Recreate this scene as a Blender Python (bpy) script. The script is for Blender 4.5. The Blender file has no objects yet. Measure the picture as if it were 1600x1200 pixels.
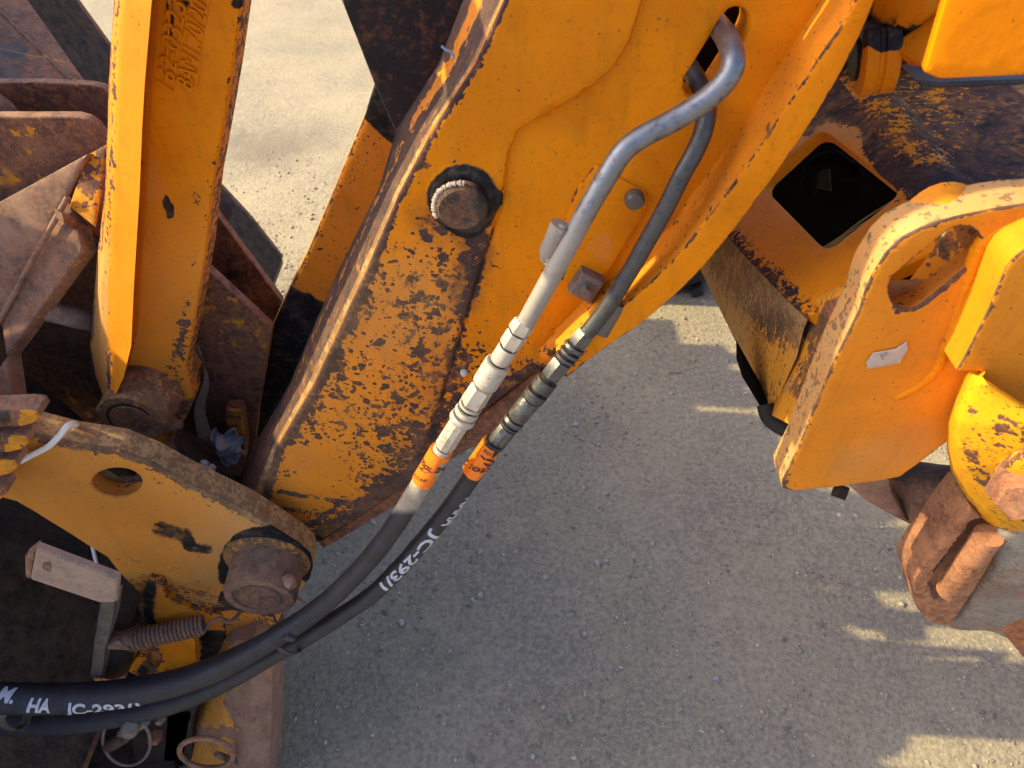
import bpy, bmesh, math, random
import numpy as np
from mathutils import Vector, Matrix
from mathutils.geometry import delaunay_2d_cdt
R = math.radians
random.seed(7); np.random.seed(7)
sc = bpy.context.scene
COL = sc.collection

# ------------------------------------------------------------------ camera
CAM_H = 1.42; FPX = 1110.0; S45 = math.sqrt(.5)
cd = bpy.data.cameras.new('camera'); cam = bpy.data.objects.new('camera', cd); COL.objects.link(cam)
cam.location = (0, 0, CAM_H); cam.rotation_euler = (R(45), 0, 0)
cd.lens = 24; cd.sensor_width = 1600*24/FPX; cd.clip_start = .02; cd.clip_end = 400
cd.dof.use_dof = True; cd.dof.focus_distance = .82; cd.dof.aperture_fstop = 9
sc.camera = cam
# ------------------------------------------------------------------ light
SUN = Vector((-.83, .06, .61)).normalized()          # towards the sun
w = bpy.data.worlds.new('World'); sc.world = w; w.use_nodes = True
wn = w.node_tree; wn.nodes.clear()
sky = wn.nodes.new('ShaderNodeTexSky'); sky.sky_type = 'NISHITA'; sky.sun_disc = False
sky.sun_elevation = math.asin(SUN.z); sky.sun_rotation = math.atan2(SUN.x, SUN.y)
sky.air_density = .7; sky.dust_density = 3.0; sky.ozone_density = 1.0
bg = wn.nodes.new('ShaderNodeBackground'); bg.inputs['Strength'].default_value = .15
wo = wn.nodes.new('ShaderNodeOutputWorld')
wn.links.new(sky.outputs[0], bg.inputs[0]); wn.links.new(bg.outputs[0], wo.inputs[0])
ld = bpy.data.lights.new('sun', 'SUN'); sun = bpy.data.objects.new('sun', ld); COL.objects.link(sun)
ld.energy = 2.9; ld.angle = R(.5); ld.color = (1, .84, .43)
sun.rotation_euler = SUN.to_track_quat('Z', 'Y').to_euler(); sun.location = (-6, 1, 4)
sc.view_settings.view_transform = 'Standard'; sc.view_settings.look = 'None'
sc.view_settings.gamma = 1; sc.view_settings.use_curve_mapping = False
sc.view_settings.exposure = 1.42

# ------------------------------------------------------------------ geometry helpers
def ray(px, py):
    v = (600-py)/FPX
    return Vector(((px-800)/FPX, S45*(1+v), S45*(-1+v)))
def at(px, py, Y):
    d = ray(px, py); t = Y/d.y
    return Vector((d.x*t, Y, CAM_H+d.z*t))
def at_ground(px, py, z=0):
    d = ray(px, py); t = (z-CAM_H)/d.z
    return Vector((d.x*t, d.y*t, z))
def to_px(P):
    """N x 3 world points -> N x 2 photo pixels, used to say where wear sits on a surface"""
    P = np.asarray(P, float).reshape(-1, 3)
    f = (P[:, 1]-(P[:, 2]-CAM_H))*S45; up = (P[:, 1]+(P[:, 2]-CAM_H))*S45
    f = np.where(np.abs(f) < 1e-6, 1e-6, f)
    return np.stack([800+P[:, 0]/f*FPX, 600-up/f*FPX], 1)
class Frame:
    def __init__(s, o, u, v, n): s.o, s.u, s.v, s.n = Vector(o), Vector(u), Vector(v), Vector(n)
    def uv(s, px, py):
        d = ray(px, py); c = Vector((0, 0, CAM_H))
        t = (s.o-c).dot(s.n)/d.dot(s.n); p = c+d*t-s.o
        return (p.dot(s.u), p.dot(s.v))
    def w(s, a, b, h=0): return s.o+s.u*a+s.v*b+s.n*h
    def W(s, uv, h):
        uv = np.asarray(uv, float).reshape(-1, 2); h = np.asarray(h, float).reshape(-1, 1)*np.ones((len(uv), 1))
        return np.array(s.o)+uv[:, :1]*np.array(s.u)+uv[:, 1:2]*np.array(s.v)+h*np.array(s.n)
def FY(Y): return Frame((0, Y, 0), (1, 0, 0), (0, 0, 1), (0, -1, 0))
def F3(a, b, c):
    u = (b-a).normalized(); n = u.cross(c-a).normalized()
    if n.dot(Vector((0, 0, CAM_H))-a) < 0: n = -n
    v = n.cross(u)
    return Frame(a, u, v, n)
def seg_dist(P, poly, closed=True):
    P = np.asarray(P, float).reshape(-1, 2); A = np.asarray(poly, float)
    B = np.roll(A, -1, 0) if closed else A[1:]
    if not closed: A = A[:-1]
    best = np.full(len(P), 1e9)
    for a, b in zip(A, B):
        ab = b-a; L = max(ab.dot(ab), 1e-18)
        t = np.clip(((P-a)@ab)/L, 0, 1)
        best = np.minimum(best, np.hypot(*(P-a-t[:, None]*ab).T))
    return best
def inside(P, poly):
    P = np.asarray(P, float).reshape(-1, 2); A = np.asarray(poly, float); B = np.roll(A, -1, 0)
    c = np.zeros(len(P), bool)
    for (x0, y0), (x1, y1) in zip(A, B):
        if y0 == y1: continue
        k = ((y0 > P[:, 1]) != (y1 > P[:, 1])) & (P[:, 0] < (x1-x0)*(P[:, 1]-y0)/(y1-y0)+x0)
        c ^= k
    return c
def resample(poly, s, closed=True):
    A = [np.array(p, float) for p in poly]; out = []
    n = len(A)
    for i in range(n if closed else n-1):
        a, b = A[i], A[(i+1) % n]; k = max(1, int(math.ceil(np.linalg.norm(b-a)/s)))
        for j in range(k): out.append(a+(b-a)*j/k)
    if not closed: out.append(A[-1])
    return np.array(out)
def round_poly(poly, r, seg=4):
    """fillet every corner of a 2-D polygon"""
    A = [np.array(p, float) for p in poly]; out = []; n = len(A)
    for i in range(n):
        p, a, b = A[i], A[i-1], A[(i+1) % n]
        la, lb = np.linalg.norm(a-p), np.linalg.norm(b-p); k = min(r, la*.45, lb*.45)
        s, e = p+(a-p)/la*k, p+(b-p)/lb*k
        for j in range(seg+1):
            t = j/seg; out.append((1-t)**2*s+2*t*(1-t)*p+t*t*e)
    return out
def catmull(pts, n=10):
    P = [np.array(p, float) for p in pts]; P = [2*P[0]-P[1]]+P+[2*P[-1]-P[-2]]; out = []
    for i in range(1, len(P)-2):
        a, b, c, d = P[i-1:i+3]
        for j in range(n):
            t = j/n
            out.append(.5*((2*b)+(-a+c)*t+(2*a-5*b+4*c-d)*t*t+(-a+3*b-3*c+d)*t**3))
    out.append(P[-2]); return np.array(out)
def sstep(a, b, x):
    t = np.clip((x-a)/(b-a), 0, 1); return t*t*(3-2*t)
def blob(P, x, y, r, k=1.0):
    """soft round spot of radius r pixels"""
    return k*(1-sstep(.35, 1, np.hypot(P[:, 0]-x, P[:, 1]-y)/r))
def line_blob(P, pts, r, k=1.0): return k*(1-sstep(.25, 1, seg_dist(P, pts, False)/r))

ORIGIN = {}
def thing(name, label, cat, loc, group=None):
    o = bpy.data.objects.new(name, None); COL.objects.link(o); o.location = loc; o.empty_display_size = .05
    o['label'] = label; o['category'] = cat
    if group: o['group'] = group
    ORIGIN[o] = Vector(loc); return o
def tag(o, label, cat, group=None):
    o['label'] = label; o['category'] = cat
    if group: o['group'] = group
def link(name, V, F, mat, parent=None, attrs=None, smooth=38, loc=None, label=None):
    """ONE mesh object from world-space vertices; attrs: name -> per-vertex floats"""
    V = np.asarray(V, float).reshape(-1, 3)
    if parent is not None: org = ORIGIN[parent]
    elif loc is not None: org = Vector(loc)
    else: org = Vector((V.min(0)+V.max(0))/2)
    me = bpy.data.meshes.new(name)
    me.from_pydata([tuple(v) for v in (V-np.array(org))], [], [tuple(int(i) for i in f) for f in F])
    for k, a in (attrs or {}).items():
        at_ = me.attributes.new(k, 'FLOAT', 'POINT')
        at_.data.foreach_set('value', np.ascontiguousarray(np.broadcast_to(np.asarray(a, np.float32), (len(V),))))
    bm = bmesh.new(); bm.from_mesh(me); bmesh.ops.recalc_face_normals(bm, faces=bm.faces); bm.to_mesh(me); bm.free()
    if smooth:
        me.polygons.foreach_set('use_smooth', [True]*len(me.polygons))
        me.set_sharp_from_angle(angle=R(smooth))
    me.materials.append(mat)
    o = bpy.data.objects.new(name, me); COL.objects.link(o)
    if parent is not None:
        o.parent = parent; ORIGIN[o] = ORIGIN[parent]
    else:
        o.location = org; ORIGIN[o] = org
    if label: o['label'] = label
    return o
def wear_of(V, wear):
    if callable(wear): return wear(to_px(V), V)
    return {'wear': float(wear)} if not isinstance(wear, dict) else wear
def join(*parts):
    """merge (V, F, attrs) triples"""
    Vs, Fs, At = [], [], {}; n = 0
    keys = set(k for p in parts for k in (p[2] if len(p) > 2 and p[2] else {}))
    for p in parts:
        V = np.asarray(p[0], float).reshape(-1, 3); Vs.append(V); Fs += [tuple(i+n for i in f) for f in p[1]]; n += len(V)
        for k in keys:
            a = (p[2] or {}).get(k, 0.0) if len(p) > 2 else 0.0
            At.setdefault(k, []).append(np.broadcast_to(np.asarray(a, float), (len(V),)))
    return np.concatenate(Vs), Fs, {k: np.concatenate(a) for k, a in At.items()}

def plate_geo(outline, fr, thick, holes=(), spacing=.012, edge=.003, relief=None, wear=0.0, side=.6, uvin=False, flare=0.0, hole_side=None, extra=()):
    """a plate lying in frame fr: outline and holes in photo pixels (or plane coordinates), real thickness behind its face,
    rounded front rim, optional relief(P px, d) in metres and wear(P px, d) -> dict of vertex masks"""
    tuv = (lambda L: [tuple(p) for p in L]) if uvin else (lambda L: [fr.uv(*p) for p in L])
    es = min(spacing, .007)
    loops = [resample(tuv(outline), es)]+[resample(tuv(h), es*.7) for h in holes]
    ins = [np.concatenate(loops)]
    idx = []; edges = []; n = 0
    for L in loops:
        idx.append(np.arange(n, n+len(L))); edges += [(n+i, n+(i+1) % len(L)) for i in range(len(L))]; n += len(L)
    O = loops[0]; mn, mx = O.min(0), O.max(0)
    gx, gy = np.meshgrid(np.arange(mn[0], mx[0], spacing), np.arange(mn[1], mx[1], spacing*.866))
    gx[1::2] += spacing/2
    G = np.stack([gx.ravel(), gy.ravel()], 1); G += (np.random.rand(*G.shape)-.5)*spacing*.3
    def dist(P): return np.min([seg_dist(P, L) for L in loops], 0)
    def ins_(P):
        k = inside(P, loops[0])
        for h in loops[1:]: k &= ~inside(P, h)
        return k
    rings = []
    if edge > 0:
        for L in loops:
            t = np.roll(L, -1, 0)-np.roll(L, 1, 0); t /= np.maximum(np.linalg.norm(t, axis=1), 1e-9)[:, None]
            nn = np.stack([-t[:, 1], t[:, 0]], 1)
            for s in (1, -1):
                for q in (.35, 1.0): rings.append(L+nn*s*edge*q)
        rings = np.concatenate(rings)
        k = ins_(rings); rings = rings[k]; dr = dist(rings)
        rings = rings[dr > edge*.3]
    for E in extra:                                    # more points along a crease
        E = resample([fr.uv(*p) for p in E], .004, False); t = np.gradient(E, axis=0); t /= np.linalg.norm(t, axis=1)[:, None]
        nn = np.stack([-t[:, 1], t[:, 0]], 1); G = G[seg_dist(G, E, False) > .0075]
        G = np.concatenate([G]+[E+nn*o for o in (-.006, -.0028, 0, .0028, .006)])
    G = G[ins_(G)]
    if len(G): G = G[dist(G) > max(edge*1.5, spacing*.35)]
    P = np.concatenate([ins[0]]+([rings] if len(rings) else [])+[G])
    ov, oe, of, orig, _, _ = delaunay_2d_cdt([Vector(p) for p in P], edges, [], 0, 1e-6)
    ov = np.array([tuple(v) for v in ov]); of = np.array([tuple(f) for f in of])
    of = of[ins_(ov[of].mean(1))]
    m = {}
    for i, ol in enumerate(orig):
        for q in ol: m[q] = i
    d = dist(ov)
    h = np.zeros(len(ov))
    if edge > 0:
        e = np.clip(d/edge, 0, 1); h -= edge*(1-np.sqrt(np.maximum(0, 1-(1-e)**2)))
    Wp = fr.W(ov, 0); px = to_px(Wp)
    if relief is not None: h += relief(px, d)
    V = fr.W(ov, h)
    A = wear(px, d) if callable(wear) else {'wear': np.full(len(ov), float(wear))}
    parts = [(V, [tuple(f) for f in of], A)]
    SA = side if isinstance(side, dict) else {'wear': side}
    back = []
    for li, L in enumerate(loops):
        fi = [m[i] for i in idx[li]]; k = len(fi)
        if li and flare:                              # the opening widens towards the back
            t = np.roll(L, -1, 0)-np.roll(L, 1, 0); t /= np.maximum(np.linalg.norm(t, axis=1), 1e-9)[:, None]
            nn = np.stack([t[:, 1], -t[:, 0]], 1); c_ = L.mean(0)
            if ((L-c_)*nn).sum() < 0: nn = -nn
            L2 = L+nn*flare
        else: L2 = L
        a = V[fi]; b = fr.W((L+L2)/2, -thick*.5); c = fr.W(L2, -thick)
        q = [(i, (i+1) % k, k+(i+1) % k, k+i) for i in range(k)]+[(k+i, k+(i+1) % k, 2*k+(i+1) % k, 2*k+i) for i in range(k)]
        parts.append((np.concatenate([a, b, c]), q, (hole_side if li and hole_side else SA))); back.append(L2)
    # back face
    BP = np.concatenate(back)
    bv, _, bf, *_ = delaunay_2d_cdt([Vector(p) for p in BP], edges, [], 0, 1e-6)
    bv = np.array([tuple(v) for v in bv]); bf = np.array([tuple(f) for f in bf]); bf = bf[ins_(bv[bf].mean(1))]
    parts.append((fr.W(bv, -thick), [tuple(f) for f in bf], SA))
    return join(*parts)
def plate(name, outline, fr, thick, mat, parent=None, label=None, smooth=38, **k):
    V, F, A = plate_geo(outline, fr, thick, **k)
    return link(name, V, F, mat, parent, A, smooth, label=label)

def frames_along(P):
    P = np.asarray(P, float); T = np.gradient(P, axis=0); T /= np.linalg.norm(T, axis=1)[:, None]
    up = np.array([0, -1, 0.]); N = []
    n = up-T[0]*up.dot(T[0]); n /= np.linalg.norm(n)
    for t in T:
        n = n-t*n.dot(t); n /= np.linalg.norm(n); N.append(n)
    N = np.array(N); return T, N, np.cross(T, N)
def sweep_geo(path, rad, seg=18, caps=True, flat=1.0, rfun=None):
    """tube along world points; rad number or per-point array; flat squashes along the second axis"""
    P = np.asarray(path, float); n = len(P); rad = np.broadcast_to(np.asarray(rad, float), (n,))
    T, N, B = frames_along(P); th = np.linspace(0, 2*math.pi, seg, endpoint=False)
    V = []
    for i in range(n):
        r = np.full(seg, rad[i])
        if rfun is not None: r = r*rfun(i/(n-1), th)
        V.append(P[i]+(np.cos(th)*r)[:, None]*N[i]+(np.sin(th)*r*flat)[:, None]*B[i])
    F = [(i*seg+j, i*seg+(j+1) % seg, (i+1)*seg+(j+1) % seg, (i+1)*seg+j) for i in range(n-1) for j in range(seg)]
    V = np.concatenate(V)
    if caps: F += [tuple(range(seg))[::-1], tuple((n-1)*seg+j for j in range(seg))]
    return V, F
def sweep(name, path, rad, mat, parent=None, wear=0.0, seg=18, smooth=50, label=None, **k):
    V, F = sweep_geo(path, rad, seg, **k)
    return link(name, V, F, mat, parent, wear_of(V, wear), smooth, label=label)
def lathe_geo(p0, p1, prof, seg=32, rot=0.0):
    """prof: (distance along p0->p1 as a fraction, radius)"""
    p0, p1 = Vector(p0), Vector(p1); ax = (p1-p0); z = ax.normalized()
    x = z.orthogonal().normalized(); ref = Vector((0, 0, 1))
    if abs(z.dot(ref)) < .95: x = (ref-z*z.dot(ref)).normalized()
    y = z.cross(x); V = []
    for s, r in prof:
        c = p0+ax*s
        for j in range(seg):
            a = 2*math.pi*j/seg+rot; V.append(c+x*(math.cos(a)*r)+y*(math.sin(a)*r))
    n = len(prof)
    F = [(i*seg+j, i*seg+(j+1) % seg, (i+1)*seg+(j+1) % seg, (i+1)*seg+j) for i in range(n-1) for j in range(seg)]
    F += [tuple(range(seg))[::-1], tuple((n-1)*seg+j for j in range(seg))]
    return np.array([tuple(v) for v in V]), F
def lathe(name, p0, p1, prof, mat, parent=None, wear=0.0, seg=32, smooth=38, rot=0.0, label=None):
    V, F = lathe_geo(p0, p1, prof, seg, rot)
    return link(name, V, F, mat, parent, wear_of(V, wear), smooth, label=label)
def loft_geo(curves, nu=24, nv=6, closed=False):
    """surface through several world curves (each a list of points): linear across, linear along"""
    C = []
    for c in curves:
        c = np.array([tuple(p) for p in c], float)
        l = np.concatenate([[0], np.cumsum(np.linalg.norm(np.diff(c, axis=0), axis=1))]); l /= l[-1]
        if len(c) == len(curves[0]): l = np.linspace(0, 1, len(c))
        s = np.linspace(0, 1, nu); C.append(np.stack([np.interp(s, l, c[:, i]) for i in range(3)], 1))
    rows = []
    m = len(C)
    for i in range(m-1):
        for j in range(nv): rows.append(C[i]+(C[i+1]-C[i])*j/nv)
    rows.append(C[-1]); V = np.concatenate(rows); n = len(rows)
    F = [(i*nu+j, i*nu+j+1, (i+1)*nu+j+1, (i+1)*nu+j) for i in range(n-1) for j in range(nu-1)]
    return V, F
def solid(V, F, vec):
    """give an open sheet thickness along vec"""
    V = np.asarray(V, float); n = len(V); V2 = V+np.array(vec)
    cnt = {}
    for f in F:
        for a, b in zip(f, f[1:]+f[:1]): cnt[(a, b)] = 1
    E = [(a, b) for a, b in cnt if (b, a) not in cnt]
    return np.concatenate([V, V2]), list(F)+[tuple(i+n for i in f[::-1]) for f in F]+[(b, a, a+n, b+n) for a, b in E]
def box_geo(c, ax, ay, az, bev=.15):
    """bevelled box: centre and three half-axis vectors"""
    bm = bmesh.new(); bmesh.ops.create_cube(bm, size=2)
    M = Matrix((ax, ay, az)).transposed().to_4x4(); M.translation = Vector(c)
    bmesh.ops.bevel(bm, geom=list(bm.edges), offset=bev, segments=2, affect='EDGES', profile=.6); bm.transform(M)
    V = [tuple(v.co) for v in bm.verts]; bm.verts.index_update(); F = [tuple(v.index for v in f.verts) for f in bm.faces]; bm.free()
    return np.array(V), F
def box(name, c, ax, ay, az, mat, parent=None, bev=.003, wear=0.0, label=None):
    V, F = box_geo(c, Vector(ax), Vector(ay), Vector(az), bev)
    return link(name, V, F, mat, parent, wear_of(V, wear), 38, label=label)
def text_geo(body, shear=0.0, bold=0.0, step=.25, spacing=1.0):
    """flat lettering, height about 1 (caps .7), cut into narrow strips so that it can be wrapped"""
    c = bpy.data.curves.new('t', 'FONT'); c.body = body; c.size = 1; c.shear = shear; c.offset = bold; c.resolution_u = 3; c.space_character = spacing
    o = bpy.data.objects.new('t', c); COL.objects.link(o); bpy.context.view_layer.update()
    me = bpy.data.meshes.new_from_object(o.evaluated_get(bpy.context.evaluated_depsgraph_get()))
    bpy.data.objects.remove(o); bpy.data.curves.remove(c)
    bm = bmesh.new(); bm.from_mesh(me); bpy.data.meshes.remove(me)
    for v in np.arange(-.3, 1, step*.5):
        bmesh.ops.bisect_plane(bm, geom=bm.verts[:]+bm.edges[:]+bm.faces[:], plane_co=(0, v, 0), plane_no=(0, 1, 0))
    bmesh.ops.triangulate(bm, faces=bm.faces[:])
    bm.verts.index_update(); V = np.array([tuple(v.co)[:2] for v in bm.verts]); F = [tuple(v.index for v in f.verts) for f in bm.faces]; bm.free()
    V[:, 0] -= V[:, 0].min(); return V, F
def text_on_plane(name, body, fr, p_start, p_end, height, mat, parent, lift=.0015, flip=1, h0=0.0, **k):
    """letters along p_start->p_end (pixels on the plane), height in metres"""
    T, F = text_geo(body, **k); a, b = np.array(fr.uv(*p_start)), np.array(fr.uv(*p_end))
    L = np.linalg.norm(b-a); e = (b-a)/L; nrm = np.array([-e[1], e[0]])*flip
    uv = a+T[:, :1]/T[:, 0].max()*L*e+T[:, 1:2]*(height/.7)*nrm
    V, F = solid(fr.W(uv, h0+lift), F, -fr.n*(lift+.0005))
    return link(name, V, F, mat, parent, {'wear': 0.0}, 0)
def text_on_tube(name, body, path, rad, s0, s1, theta, height, mat, parent, flip=1, lift=.0004, **k):
    """letters wrapped round a swept tube between the fractions s0, s1 of its length, centred on angle theta"""
    T, F = text_geo(body, **k); P = np.asarray(path, float); rad = np.broadcast_to(np.asarray(rad, float), (len(P),))
    _, N, B = frames_along(P); i = np.arange(len(P))
    f = (s0+(s1-s0)*T[:, 0]/T[:, 0].max())*(len(P)-1)
    g = lambda A: np.stack([np.interp(f, i, A[:, c]) for c in range(3)], 1)
    r = np.interp(f, i, rad)+lift; a = theta+flip*(T[:, 1]-.35)*(height/.7)/r
    V = g(P)+(np.cos(a)*r)[:, None]*g(N)+(np.sin(a)*r)[:, None]*g(B)
    return link(name, V, F, mat, parent, {'wear': 0.0}, 0)

# ------------------------------------------------------------------ materials
class MB:
    def __init__(s, name):
        s.m = bpy.data.materials.new(name); s.m.use_nodes = True; s.t = s.m.node_tree; s.t.nodes.clear()
        s.out = s.t.nodes.new('ShaderNodeOutputMaterial'); s.b = s.t.nodes.new('ShaderNodeBsdfPrincipled')
        s.t.links.new(s.b.outputs[0], s.out.inputs[0])
    def set(s, sock, v):
        if hasattr(v, 'is_linked') or hasattr(v, 'links'): s.t.links.new(v, sock)
        elif isinstance(v, (tuple, list)) and len(v) == 3 and sock.type == 'RGBA': sock.default_value = (*v, 1)
        else: sock.default_value = v
    def n(s, typ, ins=None, **props):
        nd = s.t.nodes.new(typ)
        for k, v in props.items(): setattr(nd, k, v)
        for k, v in (ins or {}).items(): s.set(nd.inputs[k], v)
        return nd
    def math(s, op, a, b=0.0, c=0.0, clamp=False):
        return s.n('ShaderNodeMath', {0: a, 1: b, 2: c}, operation=op, use_clamp=clamp).outputs[0]
    def step(s, x, a, b): return s.n('ShaderNodeMapRange', {0: x, 1: a, 2: b}, interpolation_type='SMOOTHSTEP').outputs[0]
    def mix(s, f, a, b): return s.n('ShaderNodeMix', {0: f, 6: a, 7: b}, data_type='RGBA').outputs[2]
    def noise(s, scale, detail=3, rough=.55, vec=None, dist=0.0):
        return s.n('ShaderNodeTexNoise', {'Vector': vec if vec is not None else s.pos(), 'Scale': scale, 'Detail': detail, 'Roughness': rough, 'Distortion': dist}).outputs[0]
    def pos(s):
        if not hasattr(s, '_p'): s._p = s.n('ShaderNodeNewGeometry').outputs['Position']
        return s._p
    def attr(s, a): return s.n('ShaderNodeAttribute', attribute_name=a).outputs['Fac']
    def bump(s, h, strength, dist, nrm=None):
        d = {'Height': h, 'Strength': strength, 'Distance': dist}
        if nrm is not None: d['Normal'] = nrm
        return s.n('ShaderNodeBump', d).outputs[0]
    def fin(s, color, rough=.5, metal=0.0, normal=None, spec=.5):
        s.set(s.b.inputs['Base Color'], color); s.set(s.b.inputs['Roughness'], rough); s.set(s.b.inputs['Metallic'], metal)
        s.set(s.b.inputs['Specular IOR Level'], spec)
        if normal is not None: s.set(s.b.inputs['Normal'], normal)
        return s.m

YEL = (.76, .232, .0015)
def paint(name, base=YEL, extra=0.0, scale=62, dirt=.35, rough=.46, dark=(.050, .030, .030), mid=(.115, .056, .040), org=(.26, .105, .035), stretch=None):
    """chipped paint over rusty steel; vertex masks: wear (paint lost), grease (black oil), dust (pale film)"""
    b = MB(name); p = b.pos()
    if stretch: p = b.n('ShaderNodeVectorMath', {0: p, 1: stretch}, operation='MULTIPLY').outputs[0]
    wear = b.math('ADD', b.attr('wear'), extra); gr = b.attr('grease'); du = b.attr('dust')
    n1 = b.noise(scale, 4, .58, p, .35); n2 = b.noise(scale*3.1, 3, .6, p)
    big = b.noise(7, 3, .6); fine = b.noise(420, 2, .6)
    m = b.math('ADD', b.math('MULTIPLY', n1, .78), b.math('MULTIPLY', n2, .22))
    x = b.math('ADD', m, b.math('MULTIPLY', wear, .55))
    # single flakes: warped cells, each with its own size
    wv = b.n('ShaderNodeTexNoise', {'Vector': p, 'Scale': scale*1.15, 'Detail': 3, 'Roughness': .55}).outputs[1]
    wv = b.n('ShaderNodeVectorMath', {0: wv, 1: (.5, .5, .5)}, operation='SUBTRACT').outputs[0]
    def flakes(sc, amt, k):
        q = b.n('ShaderNodeVectorMath', {0: b.n('ShaderNodeVectorMath', {0: wv, 3: amt}, operation='SCALE').outputs[0], 1: p}, operation='ADD').outputs[0]
        v = b.n('ShaderNodeTexVoronoi', {'Vector': q, 'Scale': sc, 'Randomness': 1.0})
        rnd = b.n('ShaderNodeSeparateColor', {0: v.outputs['Color']}).outputs[0]
        W = b.math('MULTIPLY', b.math('SUBTRACT', wear, .10), 1.9, clamp=True)
        r = b.math('MULTIPLY', b.math('MULTIPLY', b.math('POWER', rnd, 1.4), k), W)
        return b.step(b.math('SUBTRACT', r, v.outputs['Distance']), -.012, .018)
    fl = b.math('MAXIMUM', flakes(scale*.98, .024, 1.08), flakes(scale*2.5, .013, .98))
    chip = b.math('MAXIMUM', b.step(x, .790, .800), fl); halo = b.step(x, .69, .80)
    speck = b.step(b.math('ADD', b.noise(260, 2, .5), b.math('MULTIPLY', wear, .16)), .735, .748)
    chip = b.math('MAXIMUM', chip, b.math('MULTIPLY', speck, .8))
    # the paint itself: fading, grime, a pale film of dust
    col = b.mix(b.math('MULTIPLY', b.step(big, .42, .68), dirt), base, (base[0]*.62, base[1]*.57, base[2]))
    streak = b.noise(1, 3, .6, b.n('ShaderNodeVectorMath', {0: b.pos(), 1: (55, 55, 9)}, operation='MULTIPLY').outputs[0])
    col = b.mix(b.math('MULTIPLY', b.step(streak, .5, .8), dirt*.7), col, (.26, .11, .006))
    col = b.mix(b.math('MULTIPLY', halo, .35), col, (.46, .17, .022))
    col = b.mix(b.math('MULTIPLY', b.step(b.noise(150, 5, .75), .50, .72), dirt*.8), col, (.30, .115, .005))
    col = b.mix(b.math('MULTIPLY', b.step(b.noise(24, 5, .72), .48, .66), dirt*.5), col, (.62, .235, .006))
    scr = b.noise(1, 2, .5, b.n('ShaderNodeVectorMath', {0: b.pos(), 1: (40, 40, 620)}, operation='MULTIPLY').outputs[0])
    col = b.mix(b.math('MULTIPLY', b.step(scr, .70, .74), b.math('MULTIPLY', b.step(b.noise(9, 2), .5, .6), .5)), col, (.22, .09, .02))
    stn = b.math('MULTIPLY', b.attr('stain'), b.step(b.noise(28, 5, .7), .22, .62))
    col = b.mix(stn, col, b.mix(b.step(b.noise(80, 4, .7), .4, .6), (.10, .040, .020), (.30, .11, .022)))
    film = b.math('MULTIPLY', b.math('ADD', b.math('MULTIPLY', b.step(b.noise(30, 5, .7), .40, .70), .30), .75), du)
    # bare steel: dark brown, rust-orange where damp
    ru = b.mix(b.step(b.noise(34, 5, .65), .38, .66), dark, mid)
    ru = b.mix(b.step(b.math('ADD', b.noise(90, 4, .7), b.math('MULTIPLY', b.noise(9, 2, .5), .5)), .76, .98), ru, org)
    ru = b.mix(b.math('MULTIPLY', b.step(fine, .55, .75), .35), ru, (.20, .15, .12))
    col = b.mix(chip, col, ru)
    col = b.mix(b.math('MULTIPLY', b.math('MINIMUM', film, .95), b.math('SUBTRACT', 1.0, b.math('MULTIPLY', fl, .5))), col, (.46, .29, .13))
    gm = b.step(b.math('ADD', gr, b.math('MULTIPLY', b.math('SUBTRACT', b.noise(38, 4, .65), .5), .9)), .42, .62)
    col = b.mix(gm, col, b.mix(b.step(b.noise(75, 5, .7), .45, .68), (.012, .012, .013), (.060, .046, .042)))
    ro = b.math('ADD', b.math('MULTIPLY', chip, .40), b.math('ADD', rough, b.math('MULTIPLY', b.noise(18, 3), .16)))
    ro = b.math('SUBTRACT', b.math('ADD', ro, b.math('MULTIPLY', film, .3)), b.math('MULTIPLY', gm, .12))
    h = b.math('SUBTRACT', b.math('MULTIPLY', b.math('MULTIPLY', fine, b.math('ADD', chip, .12)), .5), b.math('MULTIPLY', chip, 1.0))
    h = b.math('ADD', h, b.math('MULTIPLY', b.noise(70, 3, .6), .95))
    return b.fin(col, ro, 0.0, b.bump(h, .55, .0011), .15)
def rust(name, a=(.080, .038, .030), c=(.205, .088, .055), o=(.30, .12, .045), pale=(.34, .24, .19), yel=0.0, scale=26):
    """bare rusted plate with remains of paint (mask wear raises nothing here; mask paint keeps yellow)"""
    b = MB(name); n = b.noise(scale, 6, .68); n2 = b.noise(scale*4.3, 4, .7); f = b.noise(500, 2, .6); big = b.noise(6, 3, .6)
    col = b.mix(b.step(n, .36, .66), a, c)
    col = b.mix(b.math('MULTIPLY', b.step(b.math('ADD', n2, b.math('MULTIPLY', big, .45)), .66, .88), .8), col, o)
    col = b.mix(b.math('MULTIPLY', b.step(f, .56, .72), .40), col, pale)
    col = b.mix(b.math('MULTIPLY', b.step(f, .47, .30), .45), col, (.03, .018, .016))
    pt = b.step(b.math('ADD', b.math('ADD', b.math('MULTIPLY', b.noise(55, 5, .65), .75), b.math('MULTIPLY', n2, .25)), b.math('MULTIPLY', b.math('ADD', b.attr('paint'), yel), .5)), .735, .76)
    col = b.mix(pt, col, b.mix(b.step(n2, .4, .7), (.62, .25, .012), (.36, .15, .02)))
    gm = b.step(b.math('ADD', b.attr('grease'), b.math('MULTIPLY', b.math('SUBTRACT', n, .5), .9)), .40, .62)
    col = b.mix(gm, col, (.016, .014, .015))
    film = b.math('MULTIPLY', b.attr('dust'), b.step(b.noise(40, 5, .7), .30, .66))
    col = b.mix(b.math('MINIMUM', film, .9), col, (.38, .235, .155))
    h = b.math('ADD', b.math('MULTIPLY', n2, .7), b.math('ADD', b.math('MULTIPLY', f, .35), b.math('MULTIPLY', pt, .5)))
    return b.fin(col, b.math('SUBTRACT', .88, b.math('MULTIPLY', gm, .3)), 0, b.bump(h, .6, .0013), .35)
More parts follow.
